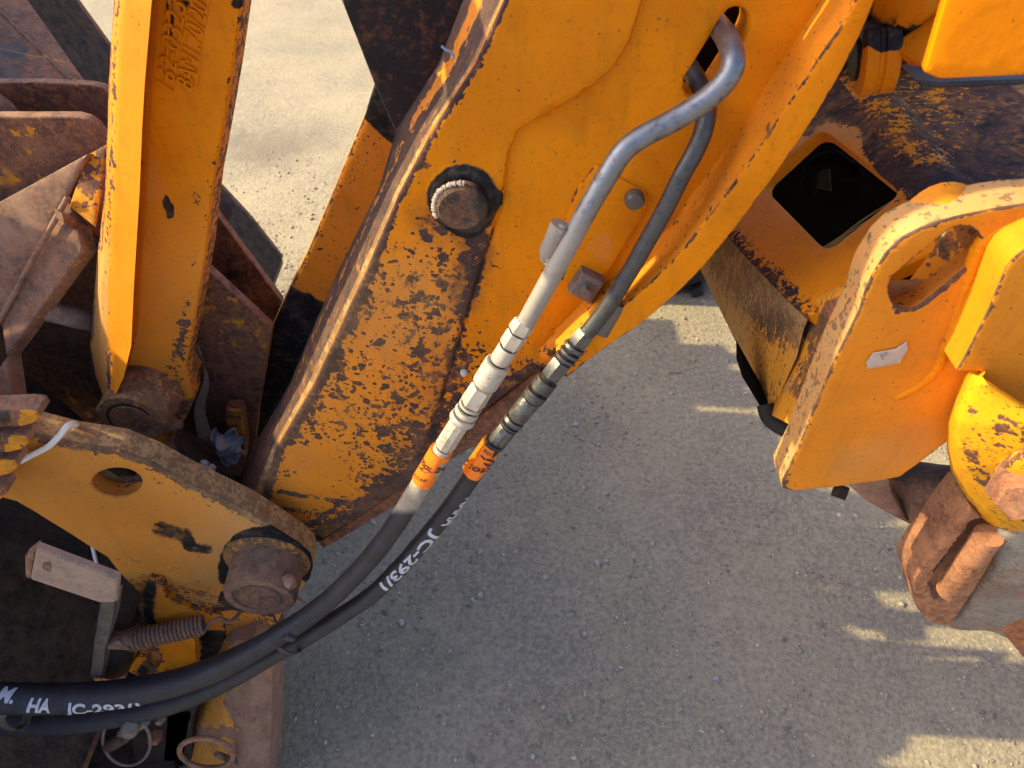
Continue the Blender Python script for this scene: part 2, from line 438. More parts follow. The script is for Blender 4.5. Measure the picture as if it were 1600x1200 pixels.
def metal(name, col=(.42, .43, .44), dust=(.42, .33, .25), damt=.4, rough=.36, m=.85, grime=.4):
    b = MB(name); n = b.noise(60, 5, .65); f = b.noise(380, 3, .6); up = b.n('ShaderNodeNewGeometry').outputs['Normal']
    d = b.math('MULTIPLY', b.step(b.math('ADD', b.math('MULTIPLY', n, .6), b.math('MULTIPLY', f, .4)), .42, .60), damt)
    d = b.math('MAXIMUM', d, b.attr('dust'))
    c = b.mix(b.math('MULTIPLY', b.step(b.noise(130, 4, .7), .50, .68), grime), col, (.035, .034, .036))
    gm = b.step(b.math('ADD', b.attr('grease'), b.math('MULTIPLY', b.math('SUBTRACT', b.noise(120, 5, .75), .5), 1.1)), .42, .56)
    c = b.mix(gm, c, (.012, .012, .014))
    c = b.mix(d, c, dust)
    mm = b.math('MULTIPLY', b.math('SUBTRACT', 1.0, b.math('MAXIMUM', b.math('MULTIPLY', d, .95), gm)), m)
    return b.fin(c, b.math('ADD', b.math('ADD', rough, b.math('MULTIPLY', d, .4)), b.math('MULTIPLY', f, .15)), mm, b.bump(b.math('ADD', f, n), .35, .0006), .5)
def plain(name, col, rough=.6, var=.3, scale=80, metal=0.0, bump=.3, dust=0.0, dcol=(.30, .26, .22)):
    b = MB(name); n = b.noise(scale, 4, .65)
    c = b.mix(b.math('MULTIPLY', b.step(n, .35, .7), var), col, tuple(x*.4 for x in col))
    c = b.mix(b.math('MULTIPLY', b.step(b.noise(scale*1.7, 5, .75), .46, .70), dust), c, dcol)
    return b.fin(c, rough, metal, b.bump(n, bump, .001), .4)

M_BOOM = paint('boom_paint', scale=66, dirt=.5, dark=(.042, .026, .028), mid=(.095, .047, .038))
M_CLEAN = paint('panel_paint', base=(.80, .228, .001), dirt=.10, extra=-.12, rough=.34)
M_LINK = paint('link_paint', base=(.74, .235, .0015), scale=80, dirt=.48)
M_HITCH = paint('hitch_paint', base=(.64, .215, .006), scale=90, dirt=.45)
M_FRAME = paint('frame_paint', base=(.76, .24, .002), scale=95, dark=(.040, .026, .030), dirt=.42)
M_RUST = rust('rusty_steel')
M_RUSTY = rust('rusty_steel_with_paint', yel=.10)
M_RUSTRED = rust('red_rust', a=(.15, .060, .035), c=(.30, .12, .060), o=(.42, .16, .06), pale=(.42, .28, .20))
M_DARK = rust('dark_shaded_rust', a=(.010, .008, .008), c=(.026, .018, .015), o=(.05, .026, .014), pale=(.06, .045, .038))  # near-black copy of the rust, deep shade included in its colour
M_BLACK = plain('black_steel', (.020, .017, .020), .48, .3, 40, 0, .2, .12, (.12, .07, .05))
M_ZINC = metal('zinc_tube', (.19, .21, .245), (.44, .36, .27), .15, .36, .85, .6)
M_DUSTY = metal('dusty_coupling', (.46, .44, .41), (.50, .41, .31), .62, .42, .6, .5)
M_ZINC2 = metal('oily_pipe', (.075, .08, .09), (.40, .36, .30), .05, .38, .8, .5)
M_STEEL = metal('dark_coupling', (.10, .105, .12), (.34, .28, .22), .22, .35, .8, .7)
M_BOLT = metal('bolt_steel', (.20, .17, .16), (.30, .22, .17), .45, .5, .6, .5)
M_PIN = rust('pin_steel', a=(.055, .036, .030), c=(.125, .078, .060), o=(.20, .09, .045), pale=(.27, .21, .17))
M_GREASE = plain('black_grease', (.014, .013, .014), .82, .4, 90, 0, .9, .30, (.075, .055, .045))
M_BLACKPLATE = rust('black_plate', a=(.018, .015, .018), c=(.026, .021, .024), o=(.15, .062, .032), pale=(.07, .06, .058), scale=18)
def hose_mat():
    b = MB('woven_sleeve'); p = b.pos()
    w1 = b.n('ShaderNodeTexWave', {'Vector': p, 'Scale': 420, 'Distortion': 1.5, 'Detail': 1}, wave_type='BANDS', bands_direction='DIAGONAL').outputs[1]
    n = b.noise(40, 4, .65); d = b.noise(300, 3, .7)
    c = b.mix(b.step(n, .35, .7), (.009, .010, .016), (.020, .022, .032))
    c = b.mix(b.math('MULTIPLY', b.step(d, .60, .75), .35), c, (.20, .17, .14))
    f = b.math('MULTIPLY', b.math('ADD', b.math('MULTIPLY', b.step(b.noise(90, 4, .7), .3, .7), .35), .65), b.attr('dust'))
    c = b.mix(f, c, (.42, .35, .27))
    return b.fin(c, b.math('ADD', .50, b.math('MULTIPLY', f, .4)), 0, b.bump(b.math('ADD', b.math('MULTIPLY', w1, .5), n), .35, .0008), .45)
M_HOSE = hose_mat()
def print_mat():
    b = MB('worn_white_print'); n = b.n('ShaderNodeTexWave', {'Vector': b.pos(), 'Scale': 330, 'Distortion': 1}, wave_type='BANDS', bands_direction='DIAGONAL').outputs[1]
    return b.fin(b.mix(b.step(b.math('ADD', n, b.math('MULTIPLY', b.noise(120, 4, .7), 1.1)), .68, .95), (.10, .10, .13), (.62, .63, .70)), .7)
M_PRINT = print_mat()
M_TAG = plain('orange_tag_film', (.90, .20, .012), .33, .15, 90, 0, .25, .10, (.35, .12, .04))
M_INK = plain('tag_ink', (.03, .02, .02), .6, .3)
M_WHITE = plain('white_plastic', (.74, .73, .72), .4, .08, 60, 0, .1, .10, (.45, .38, .30))
M_BLUE = plain('blue_thread', (.20, .33, .50), .7)
M_STRAP = plain('grey_webbing', (.15, .13, .115), .85, .35, 150, 0, .8)
M_BAG = plain('grey_plastic_film', (.26, .28, .31), .3, .3, 40, 0, .5)
M_LUMP = plain('white_mineral', (.62, .60, .57), .8, .5, 60, 0, .8)
M_LABEL = plain('worn_label', (.46, .39, .34), .7, .25, 120)
M_TYRE = plain('dark_rubber', (.018, .017, .017), .75, .4, 60, 0, .7, .15, (.10, .09, .08))
M_VOID = plain('black_interior', (.005, .005, .005), .9, .3, 30); M_VOID.node_tree.nodes['Principled BSDF'].inputs['Specular IOR Level'].default_value = .03  # pure black for openings, so their shade lies in the colour
M_CASTGREY = rust('grey_painted_casting', a=(.17, .17, .15), c=(.26, .255, .225), o=(.22, .10, .05), pale=(.44, .40, .34), scale=22)
def ground_mat():
    b = MB('gravelly_yard'); p = b.pos()
    a = b.noise(2.2, 4, .6); m = b.noise(14, 5, .65); f = b.noise(95, 4, .7); g = b.noise(330, 3, .65)
    c = b.mix(b.step(a, .40, .64), (.318, .264, .186), (.250, .213, .162))
    c = b.mix(b.math('MULTIPLY', b.step(m, .50, .74), .45), c, (.205, .170, .125))
    c = b.mix(b.math('MULTIPLY', b.step(f, .46, .64), .48), c, (.475, .39, .265))
    c = b.mix(b.math('MULTIPLY', b.step(f, .47, .34), .52), c, (.165, .140, .105))
    c = b.mix(b.math('MULTIPLY', b.step(g, .58, .72), .5), c, (.56, .49, .39))
    c = b.mix(b.math('MULTIPLY', b.step(g, .44, .30), .6), c, (.105, .095, .085))
    # a damp oil mark on the far side of the machine
    v = b.n('ShaderNodeVectorMath', {0: p, 1: tuple(at_ground(420, 228))}, operation='SUBTRACT').outputs[0]
    v = b.n('ShaderNodeVectorMath', {0: v, 1: (2.6, 3.2, 0)}, operation='MULTIPLY').outputs[0]
    l = b.n('ShaderNodeVectorMath', {0: v}, operation='LENGTH').outputs['Value']
    st = b.step(b.math('ADD', l, b.math('MULTIPLY', b.math('SUBTRACT', m, .5), 1.6)), 1.0, .1)
    c = b.mix(b.math('MULTIPLY', st, .55), c, (.13, .105, .085))
    vo = b.n('ShaderNodeTexVoronoi', {'Vector': p, 'Scale': 120}).outputs['Distance']
    h = b.math('ADD', b.math('MULTIPLY', m, 1.2), b.math('ADD', b.math('MULTIPLY', f, .9), b.math('MULTIPLY', vo, -.5)))
    h = b.math('ADD', h, b.math('MULTIPLY', g, .45))
    return b.fin(c, .92, 0, b.bump(h, .7, .0035), .25)
M_GROUND = ground_mat()
def stone_mat():
    b = MB('grit'); n = b.noise(60, 2, .5)
    c = b.mix(b.step(n, .36, .50), (.17, .155, .14), (.33, .29, .245)); c = b.mix(b.step(n, .54, .66), c, (.50, .47, .42))
    return b.fin(c, .85, 0, b.bump(b.noise(400, 3), .4, .001), .3)
M_STONE = stone_mat()

# ------------------------------------------------------------------ ground: one sheet to the horizon, gently uneven near by
def build_ground():
    xs = np.concatenate([[-150, -40, -12, -6], np.linspace(-3, 3, 121), [6, 12, 40, 150]])
    ys = np.concatenate([[-60, -15, -4, -1], np.linspace(-.5, 5.5, 121), [7, 12, 40, 200]])
    X, Y = np.meshgrid(xs, ys)
    near = (np.abs(X) < 3.01)*(np.abs(Y-2.5) < 3.01)
    Z = near*(.006*np.sin(X*5.1+Y*2.3)*np.cos(Y*4.3-X*1.7)+.003*np.sin(X*13+1)*np.sin(Y*11))
    V = np.stack([X.ravel(), Y.ravel(), Z.ravel()], 1); n = len(xs)
    F = [(j*n+i, j*n+i+1, (j+1)*n+i+1, (j+1)*n+i) for j in range(len(ys)-1) for i in range(n-1)]
    o = link('ground', V, F, M_GROUND, None, None, 0, loc=(0, 0, 0)); o['kind'] = 'structure'
    o.data.polygons.foreach_set('use_smooth', [True]*len(o.data.polygons))
build_ground()
def build_grit():
    t = (1+5**.5)/2
    ico = np.array([(-1, t, 0), (1, t, 0), (-1, -t, 0), (1, -t, 0), (0, -1, t), (0, 1, t), (0, -1, -t), (0, 1, -t), (t, 0, -1), (t, 0, 1), (-t, 0, -1), (-t, 0, 1)])/1.9
    fc = np.array([(0, 11, 5), (0, 5, 1), (0, 1, 7), (0, 7, 10), (0, 10, 11), (1, 5, 9), (5, 11, 4), (11, 10, 2), (10, 7, 6), (7, 1, 8), (3, 9, 4), (3, 4, 2), (3, 2, 6), (3, 6, 8), (3, 8, 9), (4, 9, 5), (2, 4, 11), (6, 2, 10), (8, 6, 7), (9, 8, 1)])
    rng = np.random.default_rng(3); N = 38000
    # clustered: loose grit lies in drifts
    c = rng.uniform((-1.3, .25), (1.7, 2.6), (300, 2)); k = rng.integers(0, 300, N)
    P = np.where(rng.random((N, 1)) < .55, c[k]+rng.normal(0, .07, (N, 2)), rng.uniform((-1.4, .2), (1.8, 2.8), (N, 2)))
    r = np.clip(.00125*np.exp(rng.normal(0, .62, N)), .0006, .0085)
    V = ico[None]*rng.uniform(.7, 1.2, (N, 12, 1))*np.stack([r*rng.uniform(.8, 1.4, N), r*rng.uniform(.8, 1.4, N), r*rng.uniform(.6, .95, N)], 1)[:, None, :]
    a = rng.uniform(0, 6.28, N); ca, sa = np.cos(a)[:, None], np.sin(a)[:, None]
    X = V[..., 0]*ca-V[..., 1]*sa+P[:, :1]; Y = V[..., 0]*sa+V[..., 1]*ca+P[:, 1:]
    Z = V[..., 2]+(r*.30)[:, None]+.006*np.sin(P[:, 0]*5.1+P[:, 1]*2.3)[:, None]*np.cos(P[:, 1]*4.3-P[:, 0]*1.7)[:, None]
    V = np.stack([X, Y, Z], 2).reshape(-1, 3).astype(np.float32)
    F = (fc[None]+12*np.arange(N)[:, None, None]).reshape(-1)
    me = bpy.data.meshes.new('grit'); me.vertices.add(len(V)); me.vertices.foreach_set('co', V.ravel())
    me.loops.add(len(F)); me.loops.foreach_set('vertex_index', F.astype(np.int32)); me.polygons.add(len(F)//3)
    me.polygons.foreach_set('loop_start', np.arange(0, len(F), 3, dtype=np.int32)); me.update(calc_edges=True)
    me.materials.append(M_STONE); o = bpy.data.objects.new('grit', me); COL.objects.link(o); o['kind'] = 'stuff'
build_grit()

# ================================================================== LOADER BOOM
YB = .56; FB = FY(YB)
boom = thing('loader_boom', 'chipped orange-yellow loader arm running diagonally, with a black greased pivot pin', 'loader arm', at(620, 560, .62))
B_OUT = [(860, -170), (786, 0), (741, 100), (676, 200), (624, 300), (570, 425), (535, 500), (489, 600), (433, 695), (421, 735), (402, 795),
         (420, 815), (494, 846), (560, 806), (640, 752), (690, 700), (760, 640), (832, 585), (880, 560), (950, 505), (1010, 465), (1070, 410), (1120, 340),
         (1180, 260), (1240, 170), (1300, 80), (1345, 0), (1420, -170)]
SLOT = [(1139, 16), (1150, 12), (1162, 15), (1170, 26), (1170, 42), (1163, 60), (1143, 92), (1121, 126), (1107, 146), (1092, 155), (1076, 152), (1068, 139), (1070, 122), (1086, 98), (1108, 62), (1127, 30)]
CREASE = [(1024, -170), (1010, -20), (986, 60), (958, 105), (912, 145), (862, 172), (812, 201), (797, 235), (788, 300), (770, 360), (742, 448), (712, 550), (690, 622), (668, 700), (650, 760)]
LEFT = [(500, -170)]+[(1024, -170)]+CREASE[1:]+[(600, 900), (300, 900), (300, 0)]
CREASE2 = [(912, 146), (952, 172), (1000, 212), (1040, 260), (1080, 300)]
CREASE3 = [(862, 174), (905, 198), (945, 228), (975, 250)]
def boom_relief(P, d):
    dl = seg_dist(P, CREASE, False); inn = inside(P, LEFT)
    up = 1-sstep(200, 330, P[:, 1])
    h = inn*(.0065*up+.0042*(1-up))*sstep(0, 7, dl)
    h -= .0022*(1-sstep(0, 3.5, dl))*sstep(210, 330, P[:, 1])
    h += .0012*np.sin(P[:, 0]/37+P[:, 1]/53)*np.sin(P[:, 1]/41)*sstep(5, 40, d*1500)*.6
    # shallow folds of the fabricated side
    h += (~inn)*(-.0022*(1-sstep(0, 26, seg_dist(P, CREASE2, False)))-.0016*(1-sstep(0, 20, seg_dist(P, CREASE3, False))))
    # seat of the pivot pin
    h += .004*(1-sstep(44, 58, np.hypot(P[:, 0]-724, (P[:, 1]-306)*1.0)))
    return h
def boom_wear(P, d):
    x, y = P[:, 0], P[:, 1]; inn = inside(P, LEFT)
    w = np.full(len(P), .155)
    reg = sstep(330, 450, y+.25*(x-640))*inn
    w += reg*.205
    w += reg*.07*(1-sstep(20, 110, np.abs(seg_dist(P, CREASE, False)-30)))
    w -= .24*(1-sstep(30, 90, np.hypot((x-470)*.8, y-745)))*(1-sstep(700, 660, y))
    dl = seg_dist(P, CREASE, False)
    w += .34*(1-sstep(1, 7, dl))*sstep(330, 420, y)
    w += (~inn)*.20*(1-sstep(8, 75, dl))*sstep(470, 570, y)
    w += .10*(1-sstep(4, 40, dl))*sstep(200, 300, y)*(1-sstep(430, 520, y))
    # edge along the lit rim
    de = seg_dist(P, [(786, 0), (741, 100), (676, 200), (624, 300), (570, 425), (535, 500), (489, 600), (433, 695), (402, 795)], False)
    w += .75*(1-sstep(2, 13+8*sstep(300, 480, y), de)); w += .08*(1-sstep(14, 50, de))*sstep(180, 300, y)
    # rust washed down from the pin
    w += line_blob(P, [(735, 345), (740, 380), (735, 405)], 26, .17)+blob(P, 672, 352, 44, .16)+blob(P, 700, 262, 40, .10)
    # lower edge
    dlow = seg_dist(P, [(494, 846), (560, 806), (640, 752), (690, 700), (760, 640), (832, 585)], False)
    w += .8*(1-sstep(6, 26, dlow))+.10*(1-sstep(20, 80, dlow))
    w += line_blob(P, [(438, 764), (470, 770), (500, 774)], 6, .55)+line_blob(P, [(512, 776), (540, 782)], 6, .40)
    w += line_blob(P, [(482, 820), (505, 803), (523, 792)], 5, .6)+blob(P, 448, 736, 9, .4)+blob(P, 462, 733, 7, .4)
    w += (~inn)*sstep(470, 600, y)*.10
    far = (~inn)*(1-sstep(300, 420, y)); w -= .06*far
    gr = 1.2*(1-sstep(40, 70, np.hypot(x-724, y-306)))+blob(P, 735, 352, 26, .5)
    gr = gr+.9*(1-sstep(5, 34, np.abs(seg_dist(P, [(395, 795), (440, 826), (494, 850)], False))))
    gr += line_blob(P, [(905, 352), (880, 415), (868, 440)], 12, .75)+line_blob(P, [(1112, 140), (1098, 190)], 16, .35)
    # black oil film washed round the pin's foot
    du = .22*reg*(1-sstep(40, 160, de))+.14*(1-sstep(10, 120, np.abs(dl-40)))*inn*sstep(380, 500, y)
    du = du+.12*blob(P, 640, 470, 120)
    du = np.clip(du, 0, .7)
    st = line_blob(P, [(735, 345), (742, 400), (728, 455)], 44, .95)+blob(P, 690, 350, 50, .6)+blob(P, 660, 330, 40, .35)+.30*reg*(1-sstep(10, 70, dl))+.35*(1-sstep(8, 60, dlow))
    return {'wear': w, 'grease': gr, 'dust': du, 'stain': np.clip(st, 0, .95)}
plate('side_plate', B_OUT, FB, .030, M_BOOM, boom, holes=[SLOT], extra=[CREASE[1:-2], CREASE2, CREASE3], spacing=.0052, edge=.004, relief=boom_relief, wear=boom_wear, side={'wear': .2})
# front face of the arm: a narrow lit rim, then the broad rusty rolled face going back to the far side
rim = [(860, -170), (786, 0), (741, 100), (676, 200), (624, 300), (570, 425), (535, 500), (489, 600), (433, 695), (421, 735), (400, 797)]
rim2 = [(848, -170), (779, 0), (733, 100), (668, 200), (615, 300), (560, 425), (524, 500), (478, 600), (424, 697), (408, 735), (385, 790)]
mid = [(830, -170), (755, 0), (712, 100), (648, 200), (597, 300), (540, 425), (504, 500), (462, 600), (412, 692), (392, 737), (373, 782)]
bck = [(798, -170), (724, 0), (685, 100), (620, 200), (594, 290), (528, 425), (494, 500), (452, 600), (400, 690), (378, 735), (364, 775)]
def front_face():
    c = [[at(x, y, Y) for x, y in L] for L, Y in ((rim, YB+.003), (rim2, YB+.010), (mid, YB+.042), (bck, YB+.085))]
    V, F = loft_geo(c, 160, 5)
    n = len(V)
    P = to_px(V); lim = n//16
    row = np.arange(n)//160
    return V, F, P, row
V, F, P, row = front_face()
wr = np.full(len(V), .90)-.46*np.exp(-((row-11.5)/1.6)**2)*(1-sstep(560, 700, P[:, 1]))-.30*np.exp(-((row-11)/2.2)**2)*(1-sstep(120, 260, P[:, 1]))
gr = .62*sstep(11.5, 15, row)*sstep(60, 170, P[:, 1])*(1-sstep(640, 760, P[:, 1]))
du = np.where(row < 4, .95, .10)
k = F
V2, F2 = solid(V, F, (.012, .012, -.006))
cat2 = lambda a: np.concatenate([a, a])
link('front_flange', V2, F2, M_BOOM, boom, {'wear': cat2(wr), 'grease': cat2(gr), 'dust': cat2(du)}, 60)
# bottom flange: a bar standing proud of the side plate; its front edge faces the camera and its ledge shows above
YF = .512; FF = FY(YF)
lo_in = [(1392, -170), (1338, 0), (1285, 85), (1222, 180), (1160, 270), (1098, 352), (1050, 410), (985, 470), (930, 510), (870, 566)]
lo_out = [(1428, -170), (1368, 0), (1330, 85), (1276, 180), (1200, 290), (1126, 386), (1078, 440), (1010, 500), (945, 545), (884, 592)]
def flange_wear(P, d):
    w = np.full(len(P), .03); w += .50*(1-sstep(0, .003, d)); w += .35*(1-sstep(0, 70, np.hypot(P[:, 0]-890, P[:, 1]-570)))
    return {'wear': w, 'dust': np.full(len(P), 0.)}
FO = [tuple(p) for p in catmull(lo_out, 6)]; FI = [tuple(p) for p in catmull(lo_in, 6)]
plate('bottom_flange', FO+FI[::-1], FF, .52, M_BOOM, boom, spacing=.008, edge=.0025, wear=flange_wear, side={'wear': .22, 'dust': .12})  # depth carried back out of sight to keep sun off the frame
# fillet weld along the inside of the ledge
wp = catmull([at(x, y, YB-.004) for x, y in [(1360, -170), (1308, 0), (1252, 90), (1190, 185), (1130, 270), (1070, 345), (1018, 405), (960, 452), (905, 500), (850, 555)]], 14)
rg = np.random.default_rng(5)
def bead(path, r, seg=10, amp=.16, n=140):
    P = np.asarray(path); l = np.linspace(0, len(P)-1, n); i = np.arange(len(P))
    Q = np.stack([np.interp(l, i, P[:, c]) for c in range(3)], 1); rr = r*(1+amp*.5*np.sin(np.arange(n)*1.1+np.sin(np.arange(n)*.37)*2)+amp*rg.normal(0, .5, n))
    return sweep_geo(Q, rr, seg)
V, F = bead(wp, .0085); link('weld_seam', V, F, M_BOOM, boom, {'wear': .33, 'dust': .1}, 60)
# tail of the underside: rusty plates below the couplings
def quadplate(name, px, Y, th, mat, parent, wear=.9, edge=.002, sp=.010, **k):
    return plate(name, px, FY(Y), th, mat, parent, spacing=sp, edge=edge, wear=wear, side=wear if not callable(wear) else .9, **k)
quadplate('lower_flange', [(497, 848), (560, 808), (640, 754), (690, 702), (760, 642), (838, 582), (846, 600), (880, 588), (830, 625), (770, 680), (700, 722), (650, 770), (560, 826), (505, 858)], .575, .12, M_RUSTY, boom)
quadplate('web_plate', [(700, 690), (770, 640), (850, 585), (905, 565), (840, 626), (770, 672), (712, 712)], .640, .02, M_RUST, boom)
# far side plate of the arm
def far_wear(P, d):
    x, y = P[:, 0], P[:, 1]
    w = np.full(len(P), .22); gr = .95*(1-sstep(0, 30, y-(150+.9*(x-545))))*sstep(520, 560, x)+.95*sstep(-14, 22, y-(430+.55*(x-440)))
    gr += .8*(1-sstep(0, 14, seg_dist(P, [(640, 230), (590, 330)], False)))
    w += .5*(1-sstep(0, .004, d))
    return {'wear': w, 'grease': gr, 'dust': .15*np.ones(len(P))}
plate('side_plate', [(700, -170), (586, 128), (570, 180), (545, 240), (512, 320), (480, 395), (452, 452), (430, 500), (408, 550), (386, 592), (372, 625), (378, 660), (395, 700), (470, 760), (620, 560), (800, 250), (980, -170)],
      FY(.78), .026, M_BOOM, boom, label='far side plate of the arm, half yellow and half oil black', spacing=.009, edge=.003, wear=far_wear, side={'wear': .25, 'dust': .35})
plate('cross_plate', [(800, -170), (533, 0), (556, 58), (584, 130), (606, 180), (622, 216), (650, 240), (760, 0), (900, -170)], FY(.70), .02, M_BLACKPLATE, boom, label='dark triangular plate between the arm sides', spacing=.012, edge=.002)
# --- pivot pin in the arm
c0 = at(722, 309, YB-.004)
def disc(P, V): return {'wear': .9*np.ones(len(P)), 'grease': 1.0*np.ones(len(P))}
rq = np.random.default_rng(9); aa = np.linspace(0, 2*math.pi, 44, endpoint=False); rn = 3.2*np.sin(2*aa+1)+2.4*np.sin(3*aa+2)+1.6*np.sin(5*aa)+.8*np.sin(9*aa+1)
plate('pin_collar', [(729+(51+n_)*math.cos(a), 306+(53+n_)*math.sin(a)) for a, n_ in zip(aa, rn)], FY(YB-.0065), .006, M_GREASE, boom, spacing=.004, edge=.004, relief=lambda P, d: .0007*np.sin(P[:, 0]/5.3)*np.sin(P[:, 1]/6.1)-.004*(1-sstep(20, 34, np.hypot(P[:, 0]-724, P[:, 1]-308))), side=0.0)
pin = lathe('pivot_pin', c0+Vector((0, -.008, 0)), c0+Vector((.001, -.019, -.001)), [(0, .0225), (.8, .0222), (1, .0200)], M_PIN, boom, seg=36, wear=lambda P, V: {'grease': .55*sstep(-.004, .018, V[:, 0]-c0.x)})
arc = [c0+Vector((math.cos(a)*.0232, -.0165, math.sin(a)*.0232)) for a in np.linspace(R(80), R(205), 26)]
V, F = bead(np.array([tuple(p) for p in arc]), .0022, 8, .35, 90); link('dried_grease', V, F, plain('dried_grease', (.46, .36, .30), .8, .3, 120, 0, .8), boom, None, 60)
# --- cover plate, bolt, clamp block
def cover_wear(P, d):
    return {'wear': .05+.4*(1-sstep(0, .0025, d))*(P[:, 0] < 930)+blob(P, 1000, 318, 20, .12), 'dust': .22*((np.abs((P[:, 0]-942)*.8+(P[:, 1]-385)*.6) < 17)*(np.abs(-(P[:, 0]-942)*.6+(P[:, 1]-385)*.8) < 19)),
            'grease': line_blob(P, [(905, 352), (884, 410), (872, 440)], 11, .8)}
plate('cover_plate', round_poly([(882, 348), (899, 300), (932, 256), (962, 275), (1014, 301), (1012, 325), (990, 362), (942, 442), (910, 455), (872, 436)], .9e1), FY(YB-.003), .006, M_BOOM, boom, spacing=.006, edge=.0022, wear=cover_wear, side=.1)
cb = at(991, 309, YB-.004)
lathe('bolt', cb, cb+Vector((0, -.009, 0)), [(0, .0088), (.7, .0085), (1, .0068)], M_STEEL, boom, seg=24, wear={'dust': .25})
cl = plate('clamp_block', [(910, 427), (945, 443), (923, 477), (888, 459)], FY(YB-.016), .014, M_BOLT, boom, spacing=.006, edge=.002, wear={'grease': .3} if False else (lambda P, d: {'grease': .30*np.ones(len(P))}), side={'grease': .4})
cb = at(914, 452, YB-.016)
lathe('clamp_bolt', cb, cb+Vector((0, -.008, 0)), [(0, .0085), (.25, .0085), (.25, .0062), (1, .0058)], M_BOLT, cl, seg=6, wear={'grease': .2}, smooth=20)
cb = at(725, 581, YB+.0005); lathe('stud', cb, cb+Vector((0, -.006, 0)), [(0, .0042), (.6, .004), (1, .002)], M_LUMP, boom, seg=12)
# inside of the slot
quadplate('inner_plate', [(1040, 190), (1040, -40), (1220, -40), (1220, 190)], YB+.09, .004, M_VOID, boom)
# stamped numbers at the lower end of the arm
text_on_plane('part_number', '331/14840', FB, (512, 799), (424, 782), .0085, M_RUST, boom, lift=.0012, h0=.0052, flip=1)
text_on_plane('part_mark', 'A.2', FB, (442, 800), (418, 794), .006, M_RUST, boom, lift=.0012, h0=.005, flip=1)
for a, b in (((448, 804), (480, 811)), ((480, 811), (477, 818)), ((477, 818), (447, 811)), ((447, 811), (448, 804))):
    sweep('stamp_frame', [FB.w(*FB.uv(*a), .0055), FB.w(*FB.uv(*b), .0055)], .0006, M_RUSTY, boom, seg=6)
text_on_plane('stamp_mark', 'DEL', FB, (475, 817), (451, 811), .0045, M_RUST, boom, lift=.001, h0=.005, flip=1)

# ================================================================== STEEL PIPES (come out of the slot in the arm)
def pipe(name, label, pts, rad, mat, wear):
    t = thing(name, label, 'hydraulic pipe', at(*pts[-1]), 'steel pipes on the loader arm')
    p = catmull([at(*q) for q in pts], 12)
    sweep('pipe', p, rad, mat, t, wear, 24)
    return t, p
def w1(P, V):
    return {'dust': .80*sstep(300, 400, P[:, 1])*(1-.3*sstep(0, 30, P[:, 0]-(1010-.5*P[:, 1]))), 'grease': .25*sstep(-2, 14, (P[:, 0]-(960-.62*(P[:, 1]-250))))*sstep(200, 260, P[:, 1])*0}
PIPE1 = [(1098, 10, .66), (1118, 35, .60), (1136, 60, .545), (1146, 92, .515), (1138, 120, .508), (1108, 152, .506), (1060, 184, .505), (1005, 213, .503), (975, 236, .50), (953, 268, .497), (925, 315, .492), (895, 370, .487), (860, 435, .482), (820, 507, .477)]
pipe1, path1 = pipe('hydraulic_pipe', 'pale dusty upper steel pipe bending out of the slot in the yellow arm', PIPE1, .0083, M_ZINC, w1)
def w2(P, V):
    s = P[:, 0]-(1100-.62*(P[:, 1]-200))
    return {'dust': .05+0*s, 'grease': .60*(1-sstep(-12, 2, s+8))+.40}
PIPE2 = [(1055, 70, .67), (1085, 118, .60), (1103, 160, .556), (1100, 200, .542), (1085, 238, .536), (1066, 272, .531), (1040, 325, .526), (1012, 375, .522), (985, 422, .518), (950, 478, .513), (914, 524, .508)]
pipe2, path2 = pipe('hydraulic_pipe', 'greasy dark lower steel pipe running beside the clamp block on the arm', PIPE2, .0078, M_ZINC2, w2)
# short welded socket on the upper pipe
s0, s1 = at(876, 350, .492), at(851, 408, .491)
V, F = lathe_geo(s0, s1, [(0, .0062), (0, .0080), (.75, .0080), (1, .004)], 20)
link('pipe_socket', V, F, M_ZINC, pipe1, {'dust': .55}, 40)
V, F = bead(catmull([at(x, y, .487) for x, y in [(880, 352), (872, 370), (864, 388), (856, 412)]], 8), .0030, 8, .3, 40); link('weld_seam', V, F, M_ZINC, pipe1, {'dust': .7}, 60)
# clip under the lower pipe
a, b_ = at(968, 470, .522), at(938, 516, .52); V, F = lathe_geo(a, b_, [(0, .0082), (0, .0105), (1, .0105), (1, .0082)], 20); link('pipe_clip', V, F, M_STEEL, pipe2, {'dust': .2}, 40)

# ================================================================== HOSES with couplings
def coupling(parent, a, b, segs, mat, dust, gr=0.0, cs=.79):
    """a row of turned and hexagonal pieces between two points: (name, s0, s1, r0, r1, sides)"""
    d = b-a
    lathe('core', a, b, [(0, .0082), (1, .0082)], M_GREASE, parent, 0, 20)
    for nm, s0, s1, r0, r1, n in segs:
        s1 = s1-.012; L = (d*(s1-s0)).length; ch = min(.0018/L, .3)
        prof = [(0, r0*.9), (0, r0*.93), (ch, r0), (1-ch, r1), (1, r1*.93), (1, r1*.85)]
        if nm == 'grip_ring':
            prof = [(0, r0*.9), (.03, r0)]
            for q in np.linspace(.1, .9, 9): prof += [(q-.02, r0), (q, r0*.965), (q+.02, r0)]
            prof += [(.97, r0), (1, r0*.88)]
        prof = [(u, r*cs) for u, r in prof]
        lathe(nm, a+d*s0, a+d*s1, prof, mat, parent, {'dust': dust, 'grease': gr}, n, 30, rot=.3)
